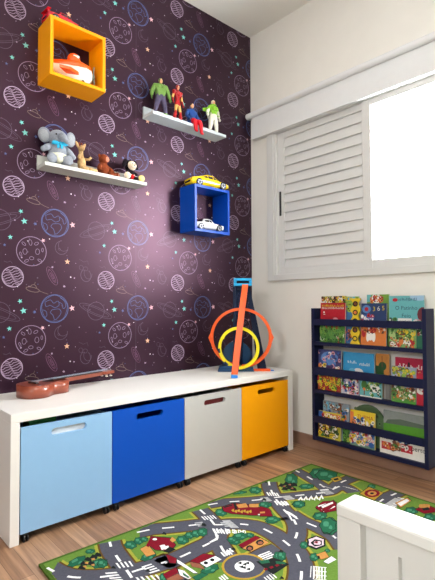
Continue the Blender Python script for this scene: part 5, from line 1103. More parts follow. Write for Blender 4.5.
figure('action_figure', 'bulky green-topped toy figure in purple-grey trousers, leftmost on the upper ledge', (-.765, -.056, 1.8342), R(-14), .212, standing(1.22), rad(1.5, 1.45),
       lambda c: Fp if .10 < c.z < .535 and abs(c.x) < .205 and not (abs(c.x) > .17 and c.z > .42) else Fg, (0, -.014, .915, .062), Fs,
       [('belt', lambda b, s: b.tube([(math.cos(a)*.094*s, math.sin(a)*.088*s, .535*s) for a in [2*PI*i/20 for i in range(21)]], .010*s, Fp, 8), None),
        ('chest_plate', lambda b, s: b.ell((-.056*s, -.070*s, .745*s), (.055*s, .030*s, .040*s), Fg), None), ('chest_plate', lambda b, s: b.ell((.056*s, -.070*s, .745*s), (.055*s, .030*s, .040*s), Fg), None)], Fg, mat('green_hood', (84, 118, 50), .5), 'helmet')
figure('action_figure', 'slim red and gold armoured toy figure standing second from left on the upper ledge', (-.650, -.056, 1.8342), R(8), .215, standing(.92), rad(.86, .80),
       lambda c: Fy if (.28 < c.z < .44 and abs(c.x) < .13) or (.60 < c.z < .70 and abs(c.x) > .12) else Fr, (0, -.012, .915, .055), Fs,
       [('shoulder_pad', lambda b, s: b.ell((-.115*s, 0, .79*s), (.055*s, .055*s, .040*s), Fr), None), ('shoulder_pad', lambda b, s: b.ell((.115*s, 0, .79*s), (.055*s, .055*s, .040*s), Fr), None), ('chest_armour', lambda b, s: b.ell((0, -.045*s, .74*s), (.085*s, .05*s, .07*s), Fr), None),
        ('boot', lambda b, s: b.cyl((-.112*s, -.004*s, .07*s), (-.095*s, -.012*s, .21*s), .040*s, Fr, .046*s), None), ('boot', lambda b, s: b.cyl((.112*s, -.004*s, .07*s), (.095*s, -.012*s, .21*s), .040*s, Fr, .046*s), None)], Fr, Fr, 'helmet')
sit = dict(hip=(0, .03, .04), belly=(0, .035, .14), chest=(0, .03, .29), neck=(0, .02, .40), headbase=(0, .01, .44),
    shL=(-.12, .03, .345), elL=(-.19, .0, .20), wrL=(-.12, -.08, .115), shR=(.12, .03, .345), elR=(.19, 0, .20), wrR=(.12, -.08, .115),
    thL=(-.055, -.02, .045), knL=(-.075, -.205, .055), anL=(-.06, -.225, -.21), toeL=(-.06, -.29, -.25), thR=(.055, -.02, .045), knR=(.095, -.205, .055), anR=(.11, -.235, -.25), toeR=(.115, -.30, -.285))
sr = rad(1.15, 1.5)
figure('action_figure', 'blue-suited toy figure with scarlet legs seated on the edge of the upper ledge', (-.548, -.060, 1.8342+.011), R(0), .225, sit, sr,
       lambda c: Fr2 if c.y < -.13 else Fb, (0, .0, .495, .056), Fs,
       [('belt', lambda b, s: b.tube([(math.cos(a)*.082*s, .03*s+math.sin(a)*.080*s, .10*s) for a in [2*PI*i/20 for i in range(21)]], .012*s, Fr2, 8), 'scarlet belt')], Fs, Fh, 'short')
def pack(b, s):
    b.box((-.13*s, .06*s, .60*s), (.13*s, .13*s, .82*s), Fw, None, .01*s)
    for q in (-1, 1): b.prism([(q*.12*s, .80*s), (q*.30*s, .74*s), (q*.28*s, .66*s), (q*.12*s, .66*s)], 'y', .085*s, .105*s, Fl)
figure('action_figure', 'lime green and ivory space-suited toy figure, rightmost on the upper ledge', (-.385, -.056, 1.8342), R(-6), .205, standing(1.02), rad(1.3, 1.55),
       lambda c: Fl if (.60 < c.z and abs(c.x) < .14) or c.z < .075 or (c.z > .70) or .555 < c.z < .575 else Fw, (0, -.014, .918, .068), Fs,
       [('backpack', pack, None), ('collar', lambda b, s: b.tube([(math.cos(a)*.085*s, math.sin(a)*.080*s, .845*s) for a in [2*PI*i/20 for i in range(21)]], .018*s, Fl, 8), None),
        ('chest_panel', lambda b, s: (b.box((-.075*s, -.125*s, .67*s), (.075*s, -.07*s, .78*s), Fl, None, .008*s),), None)], Fw, mat('cream_cap', (214, 196, 180), .5), 'helmet')

# ------------------------------------------------------------------ ukulele
M_uk = mat('mahogany_varnish', (140, 66, 44), .28, .5, noise=.18, nscale=14, coat=.3); M_ukt = mat('mahogany_top', (120, 54, 38), .3, .5, noise=.2, nscale=20); M_fb = mat('dark_fretboard', (48, 26, 22), .5)
t = thing('ukulele', 'reddish brown ukulele lying on its back on the left of the white bench', 'ukulele', (-1.520, -.165, .4472), R(13.5))
def uke_w(u): return .066*math.sin(PI*min(1, max(0, u*1.9)))**.55 if 0 else 0
prof = [(0, 0), (.004, .030), (.020, .056), (.048, .070), (.078, .070), (.104, .058), (.124, .048), (.146, .049), (.172, .053), (.196, .046), (.212, .028), (.217, 0)]
half = smooth_line(prof, 4); outl = half+[(x, -y) for x, y in reversed(half[1:-1])]
b = MB(); b.prism(outl, 'z', .001, .050, M_uk, smooth=True); body = b.build('ukulele_body', t)
b = MB(); b.prism([(x*1.0, y*.985) for x, y in outl], 'z', .050, .0525, M_ukt); b.build('top_board', body)
b = MB(); b.cyl((.128, 0, .0527), (.128, 0, .0530), .024, M_black, n=28); b.build('sound_hole', body)
b = MB(); b.box((.052, -.028, .0525), (.066, .028, .059), M_fb, None, .002); b.build('bridge', body)
b = MB(); b.prism([(.20, -.020), (.20, .020), (.41, .016), (.41, -.016)], 'z', .040, .056, M_uk); b.prism([(.14, -.019), (.14, .019), (.41, .0155), (.41, -.0155)], 'z', .0562, .060, M_fb)
for k in range(12): x = .40-.2*(1-.5**(k/12))*1.25; b.box((x-.0006, -.016, .060), (x+.0006, .016, .0608), M_hub)
b.build('neck', t)
b = MB(); b.prism([(.41, -.018), (.41, .018), (.425, .026), (.478, .023), (.484, .008), (.480, -.008), (.478, -.023), (.425, -.026)], 'z', .044, .056, M_uk); hs = b.build('headstock', t)
for x in (.435, .462):
    for s_ in (-1, 1):
        b = MB(); b.cyl((x, s_*.012, .034), (x, s_*.012, .064), .0022, M_hub, n=8); b.ell((x, s_*.016, .033), (.006, .008, .003), M_wp); b.build('tuning_peg', hs)
b = MB()
for k in range(4): b.tube([(.058, (k-1.5)*.010, .0605), (.41, (k-1.5)*.008, .0632), (.45, (k-1.5)*.008, .062)], .0005, mat('pale_string', (170, 185, 205), .3), 5)
b.build('strings', t)

# ------------------------------------------------------------------ toy track tower on the bench
T_or = mat('orange_track', (228, 86, 8), .4, .5, noise=.04); T_ye = mat('yellow_track', (240, 222, 20), .35, .5, noise=.04); T_nv = mat('navy_track_frame', (6, 28, 62), .45, .3, noise=.05)
T_bl = mat('petrol_blue_plastic', (4, 58, 98), .4, .35, noise=.05); T_cy = mat('cyan_plastic', (20, 158, 212), .35, .5, noise=.04); T_b2 = mat('blue_clip', (40, 130, 220), .35, .5)
t = thing('track_tower', 'toy car loop tower with orange and yellow tracks standing on the bench', 'toy race track', (-.36, -.22, .4472), math.atan2(-.70, .714))
b = MB(); b.prism([(-.105, .001), (.095, .001), (.090, .022), (.060, .032), (-.075, .032), (-.100, .022)], 'y', -.045, .05, T_bl); b.box((-.105, -.055, .0005), (-.02, .06, .010), T_bl, None, .002); b.build('tower_base', t)
b = MB(); n = 28
def lx(z): return -.022+(z/.46)*.022
for dx in (0, .050):
    for y in (-.012, .020): b.tube([(lx(0)+dx*.9, y, .03), (lx(.46)+dx, y, .475)], .0048, T_nv, 6)
for k in range(9):
    z0 = .035+k*.049; a = k % 2
    for y in (-.012, .020): b.tube([(lx(z0)+(.05 if a else 0), y, z0), (lx(z0+.049)+(0 if a else .05), y, z0+.049)], .0032, T_nv, 6)
    b.tube([(lx(z0), -.012, z0), (lx(z0)+.05, -.012, z0)], .003, T_nv, 6)
b.box((-.020, .012, .03), (.034, .018, .47), T_nv); b.build('tower_column', t)
b = MB(); b.prism([(.060, .46), (.076, .48), (.170, .004), (.118, .004)], 'y', .035, .043, T_nv); b.prism([(.060, .46), (.072, .47), (.125, .10), (.112, .10)], 'y', .010, .015, T_nv); b.tube([(.07, .012, .44), (.07, .04, .44)], .004, T_nv, 6); b.build('support_leg', t)
b = MB()
pts = [(-.085, .03)]+[(.0+.088*math.cos(R(a)), .075+.085*math.sin(R(a))) for a in range(180, -1, -15)]+[(.080, .03)]
b.prism(pts, 'y', .022, .030, T_nv); b.prism([(.0+.078*math.cos(R(a)), .09+.075*math.sin(R(a))) for a in range(0, 360, 20)], 'y', .012, .020, T_bl); b.build('backing_plate', t)
b = MB(); b.box((-.015, -.030, .476), (.086, .030, .490), T_cy, None, .002); b.box((-.015, -.030, .505), (.086, .030, .519), T_cy, None, .002); b.box((-.015, -.030, .4902), (.002, .030, .5048), T_cy, None, .002); b.box((.072, -.030, .4902), (.086, .030, .5048), T_cy, None, .002); b.box((.002, .0, .489), (.072, .005, .506), T_nv); b.box((-.02, -.01, .455), (.05, .03, .476), T_nv, None, .002); b.build('launcher_head', t)
def loop(cx, cz, rx, rz, y0, dy, w, m, th=.0035, a0=-90, a1=270, n=48):
    b = MB(); vs = []
    for i in range(n+1):
        u = i/n; a = R(a0+(a1-a0)*u); c, s_ = math.cos(a), math.sin(a); y = y0+dy*u
        for k, yy in ((0, -w/2), (1, -w/2), (1, w/2), (0, w/2)): vs.append((cx+(rx+k*th)*c, y+yy, cz+(rz+k*th)*s_))
    fs = [(i*4+j, i*4+(j+1) % 4, i*4+4+(j+1) % 4, i*4+4+j) for i in range(n) for j in range(4)]+[(0, 1, 2, 3), (n*4, n*4+1, n*4+2, n*4+3)]
    b.add(vs, fs, m, False)
    for sgn in (-1, 1):   # raised track edges
        vs = []
        for i in range(n+1):
            u = i/n; a = R(a0+(a1-a0)*u); c, s_ = math.cos(a), math.sin(a); y = y0+dy*u+sgn*w/2
            for k, yy in ((-.006, -.0015), (th+.003, -.0015), (th+.003, .0015), (-.006, .0015)): vs.append((cx+(rx+k)*c, y+yy, cz+(rz+k)*s_))
        b.add(vs, fs, m, False)
    return b
b = loop(.024, .187, .163, .157, -.030, .050, .036, T_or, .007)
for sx in (-1, 1): b.prism([(.024+sx*.170, .215), (.024+sx*.183, .187), (.024+sx*.170, .155), (.024+sx*.162, .187)], 'y', -.022, .010, T_or)
b.build('orange_loop', t)
b = loop(.011, .132, .104, .106, -.050, .030, .032, T_ye, .007)
b.prism([(-.090, .185), (-.082, .198), (-.062, .206), (-.070, .180)], 'y', -.055, -.03, T_ye); b.prism([(.112, .185), (.104, .198), (.084, .206), (.092, .180)], 'y', -.055, -.03, T_ye); yl = b.build('yellow_loop', t)
b = MB()
for a in (-50, -130, -8, 188): b.box((-.012, -.016, -.008), (.012, .016, .002), T_nv, Matrix.Translation((.011+.112*math.cos(R(a)), -.036, .132+.116*math.sin(R(a)))) @ Matrix.Rotation(-R(a)+PI/2, 4, 'Y'))
b.build('track_clip', yl)
# ramp from the launcher down to the bench front
b = MB(); A = Vector((.050, -.034, .482)); Bv = Vector((-.012, -.246, .016)); npt = 14; vs = []; side = Vector((1, 0, 0))
for i in range(npt+1):
    u = i/npt; p = A.lerp(Bv, u); p.y += -.0*u; p.z += .012*math.sin(PI*u)
    w = .0165
    for k, z in ((-w, 0), (-w, .008), (-w+.003, .008), (-w+.003, .003), (w-.003, .003), (w-.003, .008), (w, .008), (w, 0)): vs.append((p.x+k, p.y-z*.9, p.z+z*.4))
b.add(vs, [(i*8+j, i*8+(j+1) % 8, i*8+8+(j+1) % 8, i*8+8+j) for i in range(npt) for j in range(8)]+[tuple(range(8)), tuple(range(npt*8, npt*8+8))], T_or); rp = b.build('ramp_track', t)
b = MB(); b.box((-.030, -.272, .001), (.004, -.238, .014), T_b2, None, .003); b.build('ramp_connector', rp)['label'] = 'bright blue track connector'
b = MB(); b.box((.085, -.030, .001), (.186, .000, .006), T_or, None, .001); b.box((.085, -.030, .0062), (.186, -.027, .011), T_or); b.box((.085, -.003, .0062), (.186, .000, .011), T_or); b.build('exit_track', t)
b = MB(); b.box((.1865, -.024, .001), (.206, -.006, .006), T_b2, None, .002); b.build('exit_connector', t)

# ------------------------------------------------------------------ bookshelf on the right wall
XF = -.09
t = thing('bookshelf', 'low navy blue wall bookshelf with three tiers under the window', 'bookshelf', (0, -.847, .076))
def sb(name, lo, hi): return B1(name, (lo[0], lo[1]+.847, lo[2]-.076), (hi[0], hi[1]+.847, hi[2]-.076), M_navy, t, .001)
sb('side_panel', (XF, -.552, .076), (-.0006, -.534, .796)); sb('side_panel', (XF, -1.160, .076), (-.0006, -1.142, .796))
for z0, z1 in ((.594, .613), (.334, .354), (.078, .099)): sb('shelf_board', (XF, -1.1418, z0), (-.0006, -.5522, z1))
for z0, z1 in ((.703, .738), (.434, .476), (.174, .210)): sb('front_rail', (XF, -1.1418, z0), (XF+.012, -.5522, z1))
L1, L2, L3 = .6132, .3542, .0992

BM = {}
def bc(c, r=.35):
    g_ = sum(c)/3; c = tuple(int((v*.86+g_*.14)*.97) for v in c)
    k = 'print_%02x%02x%02x' % tuple(c)
    return mat(k, c, r, .4, noise=.05, nscale=60)
PG = mat('book_pages', (228, 222, 206), .8, .2)
def book(label, y0, y1, z0, z1, x, col, deco, th=.009, lean=.05, cat='book', shape=None, tilt=0):
    """y0 = left edge as seen from the room, y1 = right edge, front cover faces the room"""
    w = abs(y1-y0); h = z1-z0
    t = thing('book', label, cat, (x, (y0+y1)/2, z0)); t.rotation_euler = (tilt, lean, 0)
    b = MB(); cm = bc(col)
    # local: +u is picture right = -Y, outwards = -X
    if shape is None:
        b.box((0, -w/2, 0), (.0012, w/2, h), cm); b.box((th-.0012, -w/2, 0), (th, w/2, h), cm); b.box((.0012, w/2-.0012, 0), (th-.0012, w/2, h), cm)
    else: b.prism([(w/2-u*w, v*h) for u, v in shape], 'x', 0, th, cm)
    lay = [0]
    def nx(): lay[0] += 1; return -.00006*lay[0]-.0001
    for d in deco:
        k = d[0]
        if k == 'r':
            _, c, u0, v0, u1, v1 = d; X = nx(); b.add([(X, w/2-u*w, v*h) for u, v in ((u0, v0), (u1, v0), (u1, v1), (u0, v1))], [(0, 1, 2, 3)], bc(c))
        elif k == 'p': X = nx(); b.add([(X, w/2-u*w, v*h) for u, v in d[2]], [tuple(range(len(d[2])))], bc(d[1]))
        elif k == 'e':
            _, c, u, v, ru, rv = d; X = nx(); b.add([(X, max(-w/2, min(w/2, w/2-(u+ru*math.cos(a))*w)), max(0, min(h, (v+rv*math.sin(a))*h))) for a in [2*PI*i/14 for i in range(14)]], [tuple(range(14))], bc(c))
        elif k == 't':
            _, c, s_, u, v, sz = d; vs, fs = text_faces(s_); X = nx()
            b.add([(X, w/2-u*w-p[0]*sz, v*h+p[1]*sz) for p in vs], fs, bc(c))
        elif k == 's':   # unreadable small lettering: short strokes, (colour, u0, u1, v, height in m, seed)
            _, c, u0, u1, v, sz, seed = d; q = random.Random(seed); X = nx(); u = u0
            while u < u1:
                du = q.uniform(.35, .8)*sz/w; hh = sz*q.choice([.7, 1, 1, 1.25]); sl = q.uniform(-.25, .25)*sz; wd = sz*.22
                a0 = w/2-u*w; z0 = v*h-sz/2
                b.add([(X, a0, z0), (X, a0-wd, z0), (X, a0-wd-sl, z0+hh), (X, a0-sl, z0+hh)], [(0, 1, 2, 3)], bc(c))
                if q.random() < .6: zz = z0+hh*q.choice([.0, .45, .8]); b.add([(X, a0, zz), (X, a0-du*w*.8, zz), (X, a0-du*w*.8, zz+wd*.8), (X, a0, zz+wd*.8)], [(0, 1, 2, 3)], bc(c))
                u += du*(1.9 if q.random() < .12 else 1)
        elif k == 'b':   # busy printed scene: blobs of the given colours in a region
            _, cols, u0, v0, u1, v1, n, seed = d; q = random.Random(seed)
            for i in range(int(n*1.7)):
                X = nx()*1; u = q.uniform(u0, u1); v = q.uniform(v0, v1); r = q.uniform(.0035, .0115); c = q.choice(cols); m_ = q.randint(5, 9); ph = q.random()*6
                P = []
                for j in range(m_):
                    a = 2*PI*j/m_+ph; rr = r*q.uniform(.7, 1.25)
                    P.append((min(w/2, max(-w/2, w/2-u*w+rr*math.cos(a))), min(h, max(0, v*h+rr*1.1*math.sin(a)))))
                b.add([(X, p[0], p[1]) for p in P], [tuple(range(m_))], bc(c))
                if r > .007:   # drawn detail inside the shape
                    cu = sum(p[0] for p in P)/m_; cv = sum(p[1] for p in P)/m_; X2 = X-.00003; k2 = q.choice(cols+[K_, (60, 50, 40)])
                    b.add([(X2, cu+(p[0]-cu)*.45, cv+(p[1]-cv)*.38) for p in P], [tuple(range(m_))], bc(k2))
            lay[0] -= int(n*1.7)-6
    b.build('book_cover', t, fix=False)
    if shape is None: B1('page_block', (.0013, -w/2+.001, .001), (th-.0013, w/2-.0013, h-.0015), PG, t)
    return t
W_ = (236, 232, 222); K_ = (24, 24, 28); GR = (70, 130, 50); DG = (34, 80, 40); RD = (190, 24, 40); YL = (236, 200, 30); OR = (226, 120, 50); BL = (40, 90, 170); SK = (96, 180, 216); TE = (96, 180, 182); BR = (120, 66, 40); PK = (226, 150, 160); LB = (150, 190, 220); LG = (150, 190, 70); PU = (60, 50, 110); GY = (120, 124, 118)
xf = XF+.0145
# top tier
book('comic with small yellow-green panels behind the red storybook', -.563, -.716, L1, .862, -.034, (176, 176, 70), [('b', [YL, BR, W_, GR, K_, OR], .02, .86, .98, .98, 60, 1)], lean=.03)
book('red storybook with a yellow title on the left of the top tier', -.580, -.734, L1, .826, xf, RD, [('r', GR, 0, 0, 1, .42), ('b', [GR, DG, (110, 160, 60), (90, 150, 70)], .03, .04, .97, .42, 60, 2), ('e', RD, .5, .47, .34, .16), ('e', PK, .62, .58, .1, .05), ('e', (150, 20, 30), .45, .42, .2, .06), ('b', [W_, RD, BR], .7, .05, .95, .22, 8, 3), ('e', W_, .1, .1, .09, .07), ('s', YL, .06, .95, .925, .010, 50), ('s', W_, .06, .95, .865, .009, 51), ('e', W_, .15, .76, .03, .025), ('r', W_, .13, .70, .2, .715)], lean=.06)
book('blue and green picture book between red book and yellow die-cut book', -.722, -.800, L1, .858, -.048, (70, 130, 190), [('r', (120, 176, 80), 0, .8, 1, 1), ('b', [LG, YL, SK], .1, .7, .9, .98, 22, 4), ('b', [BL, OR, BR], .1, .05, .6, .3, 16, 5)], lean=.03)
wav = []
for i in range(0, 25): v = i/24; wav.append((.86+.12*math.cos(v*8*PI), v))
for i in range(24, -1, -1): v = i/24; wav.append((.14-.12*math.cos(v*8*PI), v))
book('yellow die-cut book with dark round holes on the top tier', -.764, -.822, L1, .848, xf, YL, [('e', K_, .5, .12+.19*k, .26, .062) for k in range(5)]+[('e', c, .5, .12+.19*k, .16, .036) for k, c in enumerate((YL, BR, GR, OR, BR))], th=.010, lean=.05, shape=wav)
book('green-orange book standing behind the blue numbered book', -.838, -.956, L1, .866, -.036, (120, 168, 60), [('r', TE, 0, .85, .2, 1), ('b', [OR, RD, W_], .2, .86, .75, .97, 16, 6)], lean=.03)
book('navy book with big digits 365 above an orange picture of spotted dogs', -.826, -.962, L1, .822, xf, (40, 62, 110), [('r', OR, 0, 0, 1, .42), ('e', W_, .38, .26, .15, .15), ('e', W_, .28, .18, .06, .1), ('e', W_, .52, .2, .07, .12), ('e', RD, .42, .36, .16, .07), ('e', RD, .12, .28, .08, .1), ('e', K_, .34, .3, .03, .03), ('e', K_, .46, .3, .03, .03), ('b', [RD, W_, BR, OR], .05, .3, .95, .42, 20, 7), ('b', [BL, (90, 120, 190), RD, W_], .04, .55, .5, .72, 26, 8), ('e', (80, 130, 190), .22, .86, .18, .1), ('e', RD, .22, .86, .08, .05), ('t', YL, '3', .52, .86, .032), ('t', W_, '6', .70, .87, .032), ('t', YL, '5', .88, .88, .032)], lean=.06)
book('teal picture book titled O Patinho Feio at the top right', -.972, -1.140, L1, .857, -.062, TE, [('e', LB, .9, .98, .3, .08), ('s', (40, 62, 100), .28, .80, .925, .011, 52), ('e', RD, .18, .92, .08, .035), ('t', (30, 70, 90), 'O Patinho', .5, .76, .026), ('t', (30, 70, 90), 'Feio', .5, .61, .026), ('e', (110, 40, 50), .97, .64, .16, .14), ('b', [GR, BR, W_, DG], .02, .40, .2, .56, 14, 9), ('b', [BR, W_, GR, PK], .75, .40, .98, .52, 14, 10), ('r', W_, .26, .42, .66, .56), ('s', K_, .31, .62, .50, .008, 53)], lean=.02)
book('low green nature book with small animals at the top tier right', -.976, -1.106, L1, .722, xf, (120, 170, 90), [('b', [GR, DG, YL, (170, 200, 120)], .02, .3, .98, .95, 40, 11), ('b', [RD, OR, W_, BR], .05, .03, .95, .4, 34, 12), ('e', BR, .5, .62, .25, .1), ('r', K_, .42, .62, .46, .95), ('r', K_, .58, .62, .62, .95)], lean=.04)
book('dark green narrow book against the right side of the top tier', -1.108, -1.138, L1, .740, xf+.002, (40, 110, 80), [('b', [RD, W_, DG], .1, .5, .9, .9, 8, 13)], lean=.03)
# middle tier
book('purple night-sky picture book on the left of the middle tier', -.562, -.704, L2, .572, xf+.004, (50, 60, 120), [('e', (80, 130, 200), .5, .78, .40, .18), ('s', W_, .2, .8, .79, .010, 54), ('e', W_, .5, .9, .07, .05), ('r', (70, 40, 90), 0, .38, 1, .62), ('b', [OR, YL, W_], .02, .48, .3, .62, 10, 14), ('b', [OR, YL, W_], .7, .44, .98, .6, 10, 15), ('b', [PK, BL, PU], .02, .6, .98, .98, 20, 16), ('r', (170, 60, 40), 0, 0, 1, .38), ('b', [YL, (200, 210, 50), RD, OR, (150, 40, 50), GR], .02, .02, .98, .38, 70, 17)], lean=.04)
book('bright sky blue book with white handwritten title on the middle tier', -.706, -.882, L2, .567, -.052, (40, 150, 210), [('s', W_, .16, .46, .76, .012, 55), ('s', W_, .54, .86, .73, .012, 56), ('e', W_, .5, .55, .16, .08), ('r', W_, 0, .40, 1, .48), ('e', SK, .3, .56, .1, .06)], lean=.03)
book('low white book with red and blue little people, middle tier', -.709, -.810, L2, .446, xf, (190, 190, 210), [('b', [RD, BL, PK, W_, K_, GR], .03, .04, .97, .96, 50, 18)], lean=.03)
book('low teal book with a white round animal and a tree, middle tier', -.818, -.934, L2, .448, xf, TE, [('e', W_, .7, .5, .22, .22), ('e', K_, .66, .5, .04, .06), ('e', K_, .8, .4, .1, .05), ('e', GR, .2, .62, .14, .24), ('r', BR, .18, .1, .23, .45), ('e', OR, .2, .4, .07, .08), ('r', W_, 0, 0, 1, .06), ('b', [W_, GR, LG, DG], .3, .05, .98, .9, 18, 19)], lean=.03)
book('plain grey-brown thin book beside the teal book', -.936, -.972, L2, .438, -.060, (120, 116, 110), [('r', (160, 150, 140), .1, .0, .3, 1)], lean=.03)
book('orange-brown book with a dark green shape behind the sky blue book', -.884, -.954, L2, .570, -.036, (206, 130, 50), [('r', DG, 0, .38, .6, .72), ('e', DG, .5, .72, .3, .1), ('r', BR, .45, .7, .5, .95)], lean=.02)
book('crimson book with white lettering at the right of the middle tier', -.990, -1.138, L2, .562, -.046, (190, 24, 60), [('s', W_, .12, .95, .80, .018, 57), ('r', K_, .42, .76, .48, .90), ('b', [RD, W_, PK, OR], .7, .2, .98, .7, 26, 20)], lean=.02)
book('pale lilac book with leafy rim in front of the crimson book', -.985, -1.102, L2, .522, xf, (150, 160, 190), [('b', [GR, LG, BR, YL], .02, .72, .98, .97, 30, 21), ('e', (176, 184, 210), .45, .7, .42, .2), ('b', [RD, OR], .7, .62, .9, .78, 6, 22), ('b', [(130, 150, 190)], .3, .65, .6, .85, 8, 23), ('r', (96, 150, 60), 0, 0, 1, .42), ('b', [BR, W_, GR, OR, (180, 170, 110)], .03, .1, .97, .44, 44, 24), ('p', (80, 160, 50), [(0, 0), (1, 0), (1, .3), (.6, .14)]), ('e', W_, .3, .2, .2, .05)], lean=.04)
book('red book edge beside the right end of the middle tier', -1.104, -1.138, L2, .500, xf+.002, (200, 30, 50), [('b', [W_, PK], .1, .4, .9, .62, 6, 25)], lean=.03)
# bottom tier
book('grey-blue book with two round-headed cars, bottom tier left', -.580, -.742, L3, .292, -.056, (130, 146, 160), [('e', BL, .3, .62, .16, .1), ('e', OR, .68, .62, .22, .15), ('e', W_, .3, .68, .05, .03), ('e', YL, .7, .62, .1, .07), ('b', [SK, GY, BR, W_], .05, .8, .95, .98, 26, 26), ('b', [GY, DG, BL], .05, .45, .95, .8, 18, 27)], lean=.02)
book('square yellow-rimmed book with crowded green picture, bottom tier left', -.564, -.700, L3, .238, xf, (214, 200, 50), [('r', (110, 130, 60), .07, .07, .9, .62), ('b', [DG, BR, K_, GR, YL, W_], .08, .1, .88, .58, 90, 28), ('r', BL, 0, .70, .2, 1), ('r', OR, .2, .74, 1, .96), ('b', [W_, RD, YL], .2, .78, .98, .92, 24, 29)], lean=.03)
book('slim bright green book between the bottom tier picture books', -.704, -.750, L3, .190, -.058, (86, 160, 60), [('b', [DG, LG, GR], .1, .05, .9, .95, 16, 30)], lean=.02)
arch = [(0, 0), (1, 0), (1, .6)]+[(.5+.5*math.cos(R(a)), .6+.4*math.sin(R(a))) for a in range(15, 180, 15)]+[(0, .6)]
book('moss green arched book with a rounded top on the bottom tier', -.745, -.925, L3, .306, -.036, (86, 116, 74), [('b', [(76, 106, 66), (100, 130, 84)], .1, .5, .9, .9, 16, 31)], shape=arch, lean=.01)
book('yellow book with a red title and a blue playground picture, bottom tier', -.757, -.894, L3, .276, xf-.002, YL, [('t', (190, 40, 30), 'TURMA', .62, .84, .026), ('r', OR, 0, .60, .15, .95), ('b', [BL, W_, K_, OR], .1, .56, .95, .78, 30, 32), ('r', (96, 150, 190), 0, 0, 1, .5), ('b', [BL, RD, YL, W_, (60, 120, 160), PK], .03, .08, .97, .5, 80, 33), ('r', (110, 150, 130), 0, 0, 1, .07)], lean=.05)
book('wide landscape book with a green field and grey hills, bottom tier right', -.922, -1.136, L3, .296, -.040, (150, 156, 150), [('p', (96, 110, 96), [(0, .62), (.1, .78), (.4, .84), (1, .80), (1, .66), (.5, .66)]), ('p', (92, 168, 44), [(0, .45), (1, .45), (1, .72), (.5, .70), (0, .68)]), ('r', W_, 0, .38, 1, .47)], lean=.02)
book('white board book with red squares and the word perto', -.921, -1.138, L3, .188, xf, W_, [('s', K_, .06, .32, .86, .016, 58), ('r', (200, 34, 52), .04, .22, .26, .62), ('r', (200, 34, 52), .48, .28, .74, .70), ('b', [W_, OR], .07, .3, .22, .55, 6, 34), ('b', [W_], .53, .38, .7, .58, 4, 35), ('b', [OR, GR, (200, 180, 130), BR], .28, .3, .46, .7, 26, 36), ('r', SK, .44, .78, .68, 1), ('b', [BL, K_, W_], .46, .8, .68, .98, 14, 37), ('e', K_, .34, .82, .04, .06), ('t', K_, 'perto', .87, .58, .030)], lean=.03, th=.012)

# ------------------------------------------------------------------ play rug
RM = dict(w=(226, 226, 224), k=(30, 34, 32), t=(34, 92, 66), T=(66, 128, 100), y=(170, 138, 48), r=(78, 78, 88), R=(116, 20, 34), o=(186, 132, 70), n=(140, 88, 66), p=(216, 190, 200), g2=(168, 168, 168), e=(92, 68, 30), g=(96, 128, 52), q=(150, 150, 56), d=(70, 94, 34))
def rm(k): return mat('rug_print_'+k.replace('2', 'b').replace('T', 'tt').replace('R', 'rr'), RM[k], .95, .08, noise=.10, nscale=140, bump=.5, bscale=500)
C4 = [(-1.600, -.590), (-.243, -.637), (-.262, -2.03), (-1.650, -1.983)]
b = MB(); b.prism(C4[::-1], 'z', .0005, .0085, rm('d'))
cx = sum(p[0] for p in C4)/4; cy = sum(p[1] for p in C4)/4
def inset(k): return [(cx+(x-cx)*(1-k), cy+(y-cy)*(1-k)) for x, y in C4]
I1 = inset(.016); lay = [0]
def flat(P, k, z): b.add([(x, y, z) for x, y in P], [tuple(range(len(P)))], rm(k))
flat(I1, 'g', .0087)
def inside(x, y):
    s_ = 0
    for i in range(4):
        a, c = I1[i], I1[(i+1) % 4]; cr = (c[0]-a[0])*(y-a[1])-(c[1]-a[1])*(x-a[0]); s_ += 1 if cr < 0 else -1
    return abs(s_) == 4
def clampP(P):
    """pull points that stick out back to the rug edge"""
    o = []
    for x, y in P:
        k = 0
        while not inside(x, y) and k < 40: x += (cx-x)*.01; y += (cy-y)*.01; k += 1
        o.append((x, y))
    return o
extra_roads = [(.075, '-1.06,-1.20 -1.15,-1.34 -1.2,-1.5 -1.18,-1.72 -1.1,-1.97'), (.07, '-1.58,-1.45 -1.4,-1.5 -1.2,-1.5 -.9,-1.45 -.6,-1.5 -.28,-1.48'), (.07, '-.72,-1.3 -.66,-1.5 -.7,-1.75 -.6,-1.99'), (.07, '-1.33,-.9 -1.36,-1.1 -1.38,-1.3 -1.4,-1.5'), (.06, '-.45,-1.0 -.5,-1.2 -.62,-1.4 -.66,-1.5')]
RL = [(w, smooth_line([tuple(float(v) for v in p.split(',')) for p in s_.split()], 5)) for w, s_ in ROADS+extra_roads]
for col, dw, z in (('q', .034, .0088), ('e', .014, .0089), ('r', 0, .0090)):
    for i, (w, pts) in enumerate(RL):
        L, Q = ribbon(pts, w+dw); L = clampP(L); Q = clampP(Q); z2 = z+.000003*i
        for j in range(len(pts)-1): flat([L[j], L[j+1], Q[j+1], Q[j]], col, z2)
for w, pts in RL:
    acc = 0; seg = []
    for j in range(len(pts)-1):
        x0, y0 = pts[j]; x1, y1 = pts[j+1]; d = math.hypot(x1-x0, y1-y0); n = max(1, int(d/.004))
        for k in range(n):
            p = (x0+(x1-x0)*k/n, y0+(y1-y0)*k/n); acc += d/n; ph = acc % .095
            if ph < .050 and inside(*p): seg.append(p)
            else:
                if len(seg) > 3: L, Q = ribbon(seg[::3] if len(seg) > 6 else seg, .0085); [flat([L[i], L[i+1], Q[i+1], Q[i]], 'w', .00915) for i in range(len(L)-1)]
                seg = []
z = .0092
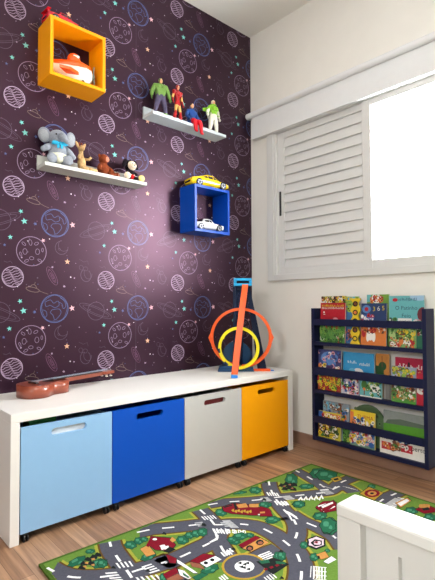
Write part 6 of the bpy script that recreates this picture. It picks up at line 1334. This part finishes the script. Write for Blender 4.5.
for i, ln in enumerate(PRINTS.strip().splitlines()):
    k, *ps = ln.split(); P = [tuple(float(v) for v in p.split(',')) for p in ps]
    if not any(inside(*p) for p in P): continue
    flat(clampP(P), k, z+.0000012*i)
rugo = b.build('play_rug', fix=False); tag(rugo, 'green play rug printed with a town of grey roads on the wooden floor', 'rug')

# ------------------------------------------------------------------ bed in the foreground
M_bed = mat('white_bed_lacquer', (200, 198, 193), .4, .5, noise=.01)
t = thing('bed', 'white panelled wooden bed end in the lower right foreground', 'bed', (-1.483, -2.04, 0))
def bp_(name, lo, hi, bev=.0015): return B1(name, (lo[0]+1.483, lo[1]+2.04, lo[2]), (hi[0]+1.483, hi[1]+2.04, hi[2]), M_bed, t, bev)
bp_('top_rail', (-1.512, -2.462, .481), (-1.456, -1.618, .500), .003)
bp_('post', (-1.510, -1.659, .0102), (-1.458, -1.618, .4808)); bp_('post', (-1.510, -2.462, 0), (-1.458, -2.421, .4808))
b = MB(); X0, X1 = -1.493+1.483, -1.466+1.483; ya, yb, za, zb = -2.4208+2.04, -1.6592+2.04, .10, .4806; ia, ib, ja, jb = -2.369+2.04, -1.711+2.04, .16, .447
for lo, hi in (((X0, ya, za), (X1, ia, zb)), ((X0, ib, za), (X1, yb, zb)), ((X0, ia, za), (X1, ib, ja)), ((X0, ia, jb), (X1, ib, zb))): b.box(lo, hi, M_bed)
b.build('footboard_frame', t); bp_('footboard_panel', (-1.483, -2.3688, .1602), (-1.473, -1.7112, .4468), 0)
bp_('side_rail', (-3.30, -1.655, .12), (-1.5105, -1.630, .25)); bp_('side_rail', (-3.30, -2.450, .12), (-1.5105, -2.425, .25))
bp_('headboard', (-3.345, -2.462, 0), (-3.305, -1.618, .60)); bp_('slat_base', (-3.30, -2.42, .18), (-1.512, -1.66, .20))
q = MB(); q.box((-3.29, -2.415, .2005), (-1.54, -1.665, .33), mat('white_bedding', (226, 222, 214), .9, .1, noise=.03, bump=.3, bscale=60), None, .025)
o = q.build('mattress'); tag(o, 'white mattress lying on the slats of the white bed', 'mattress')
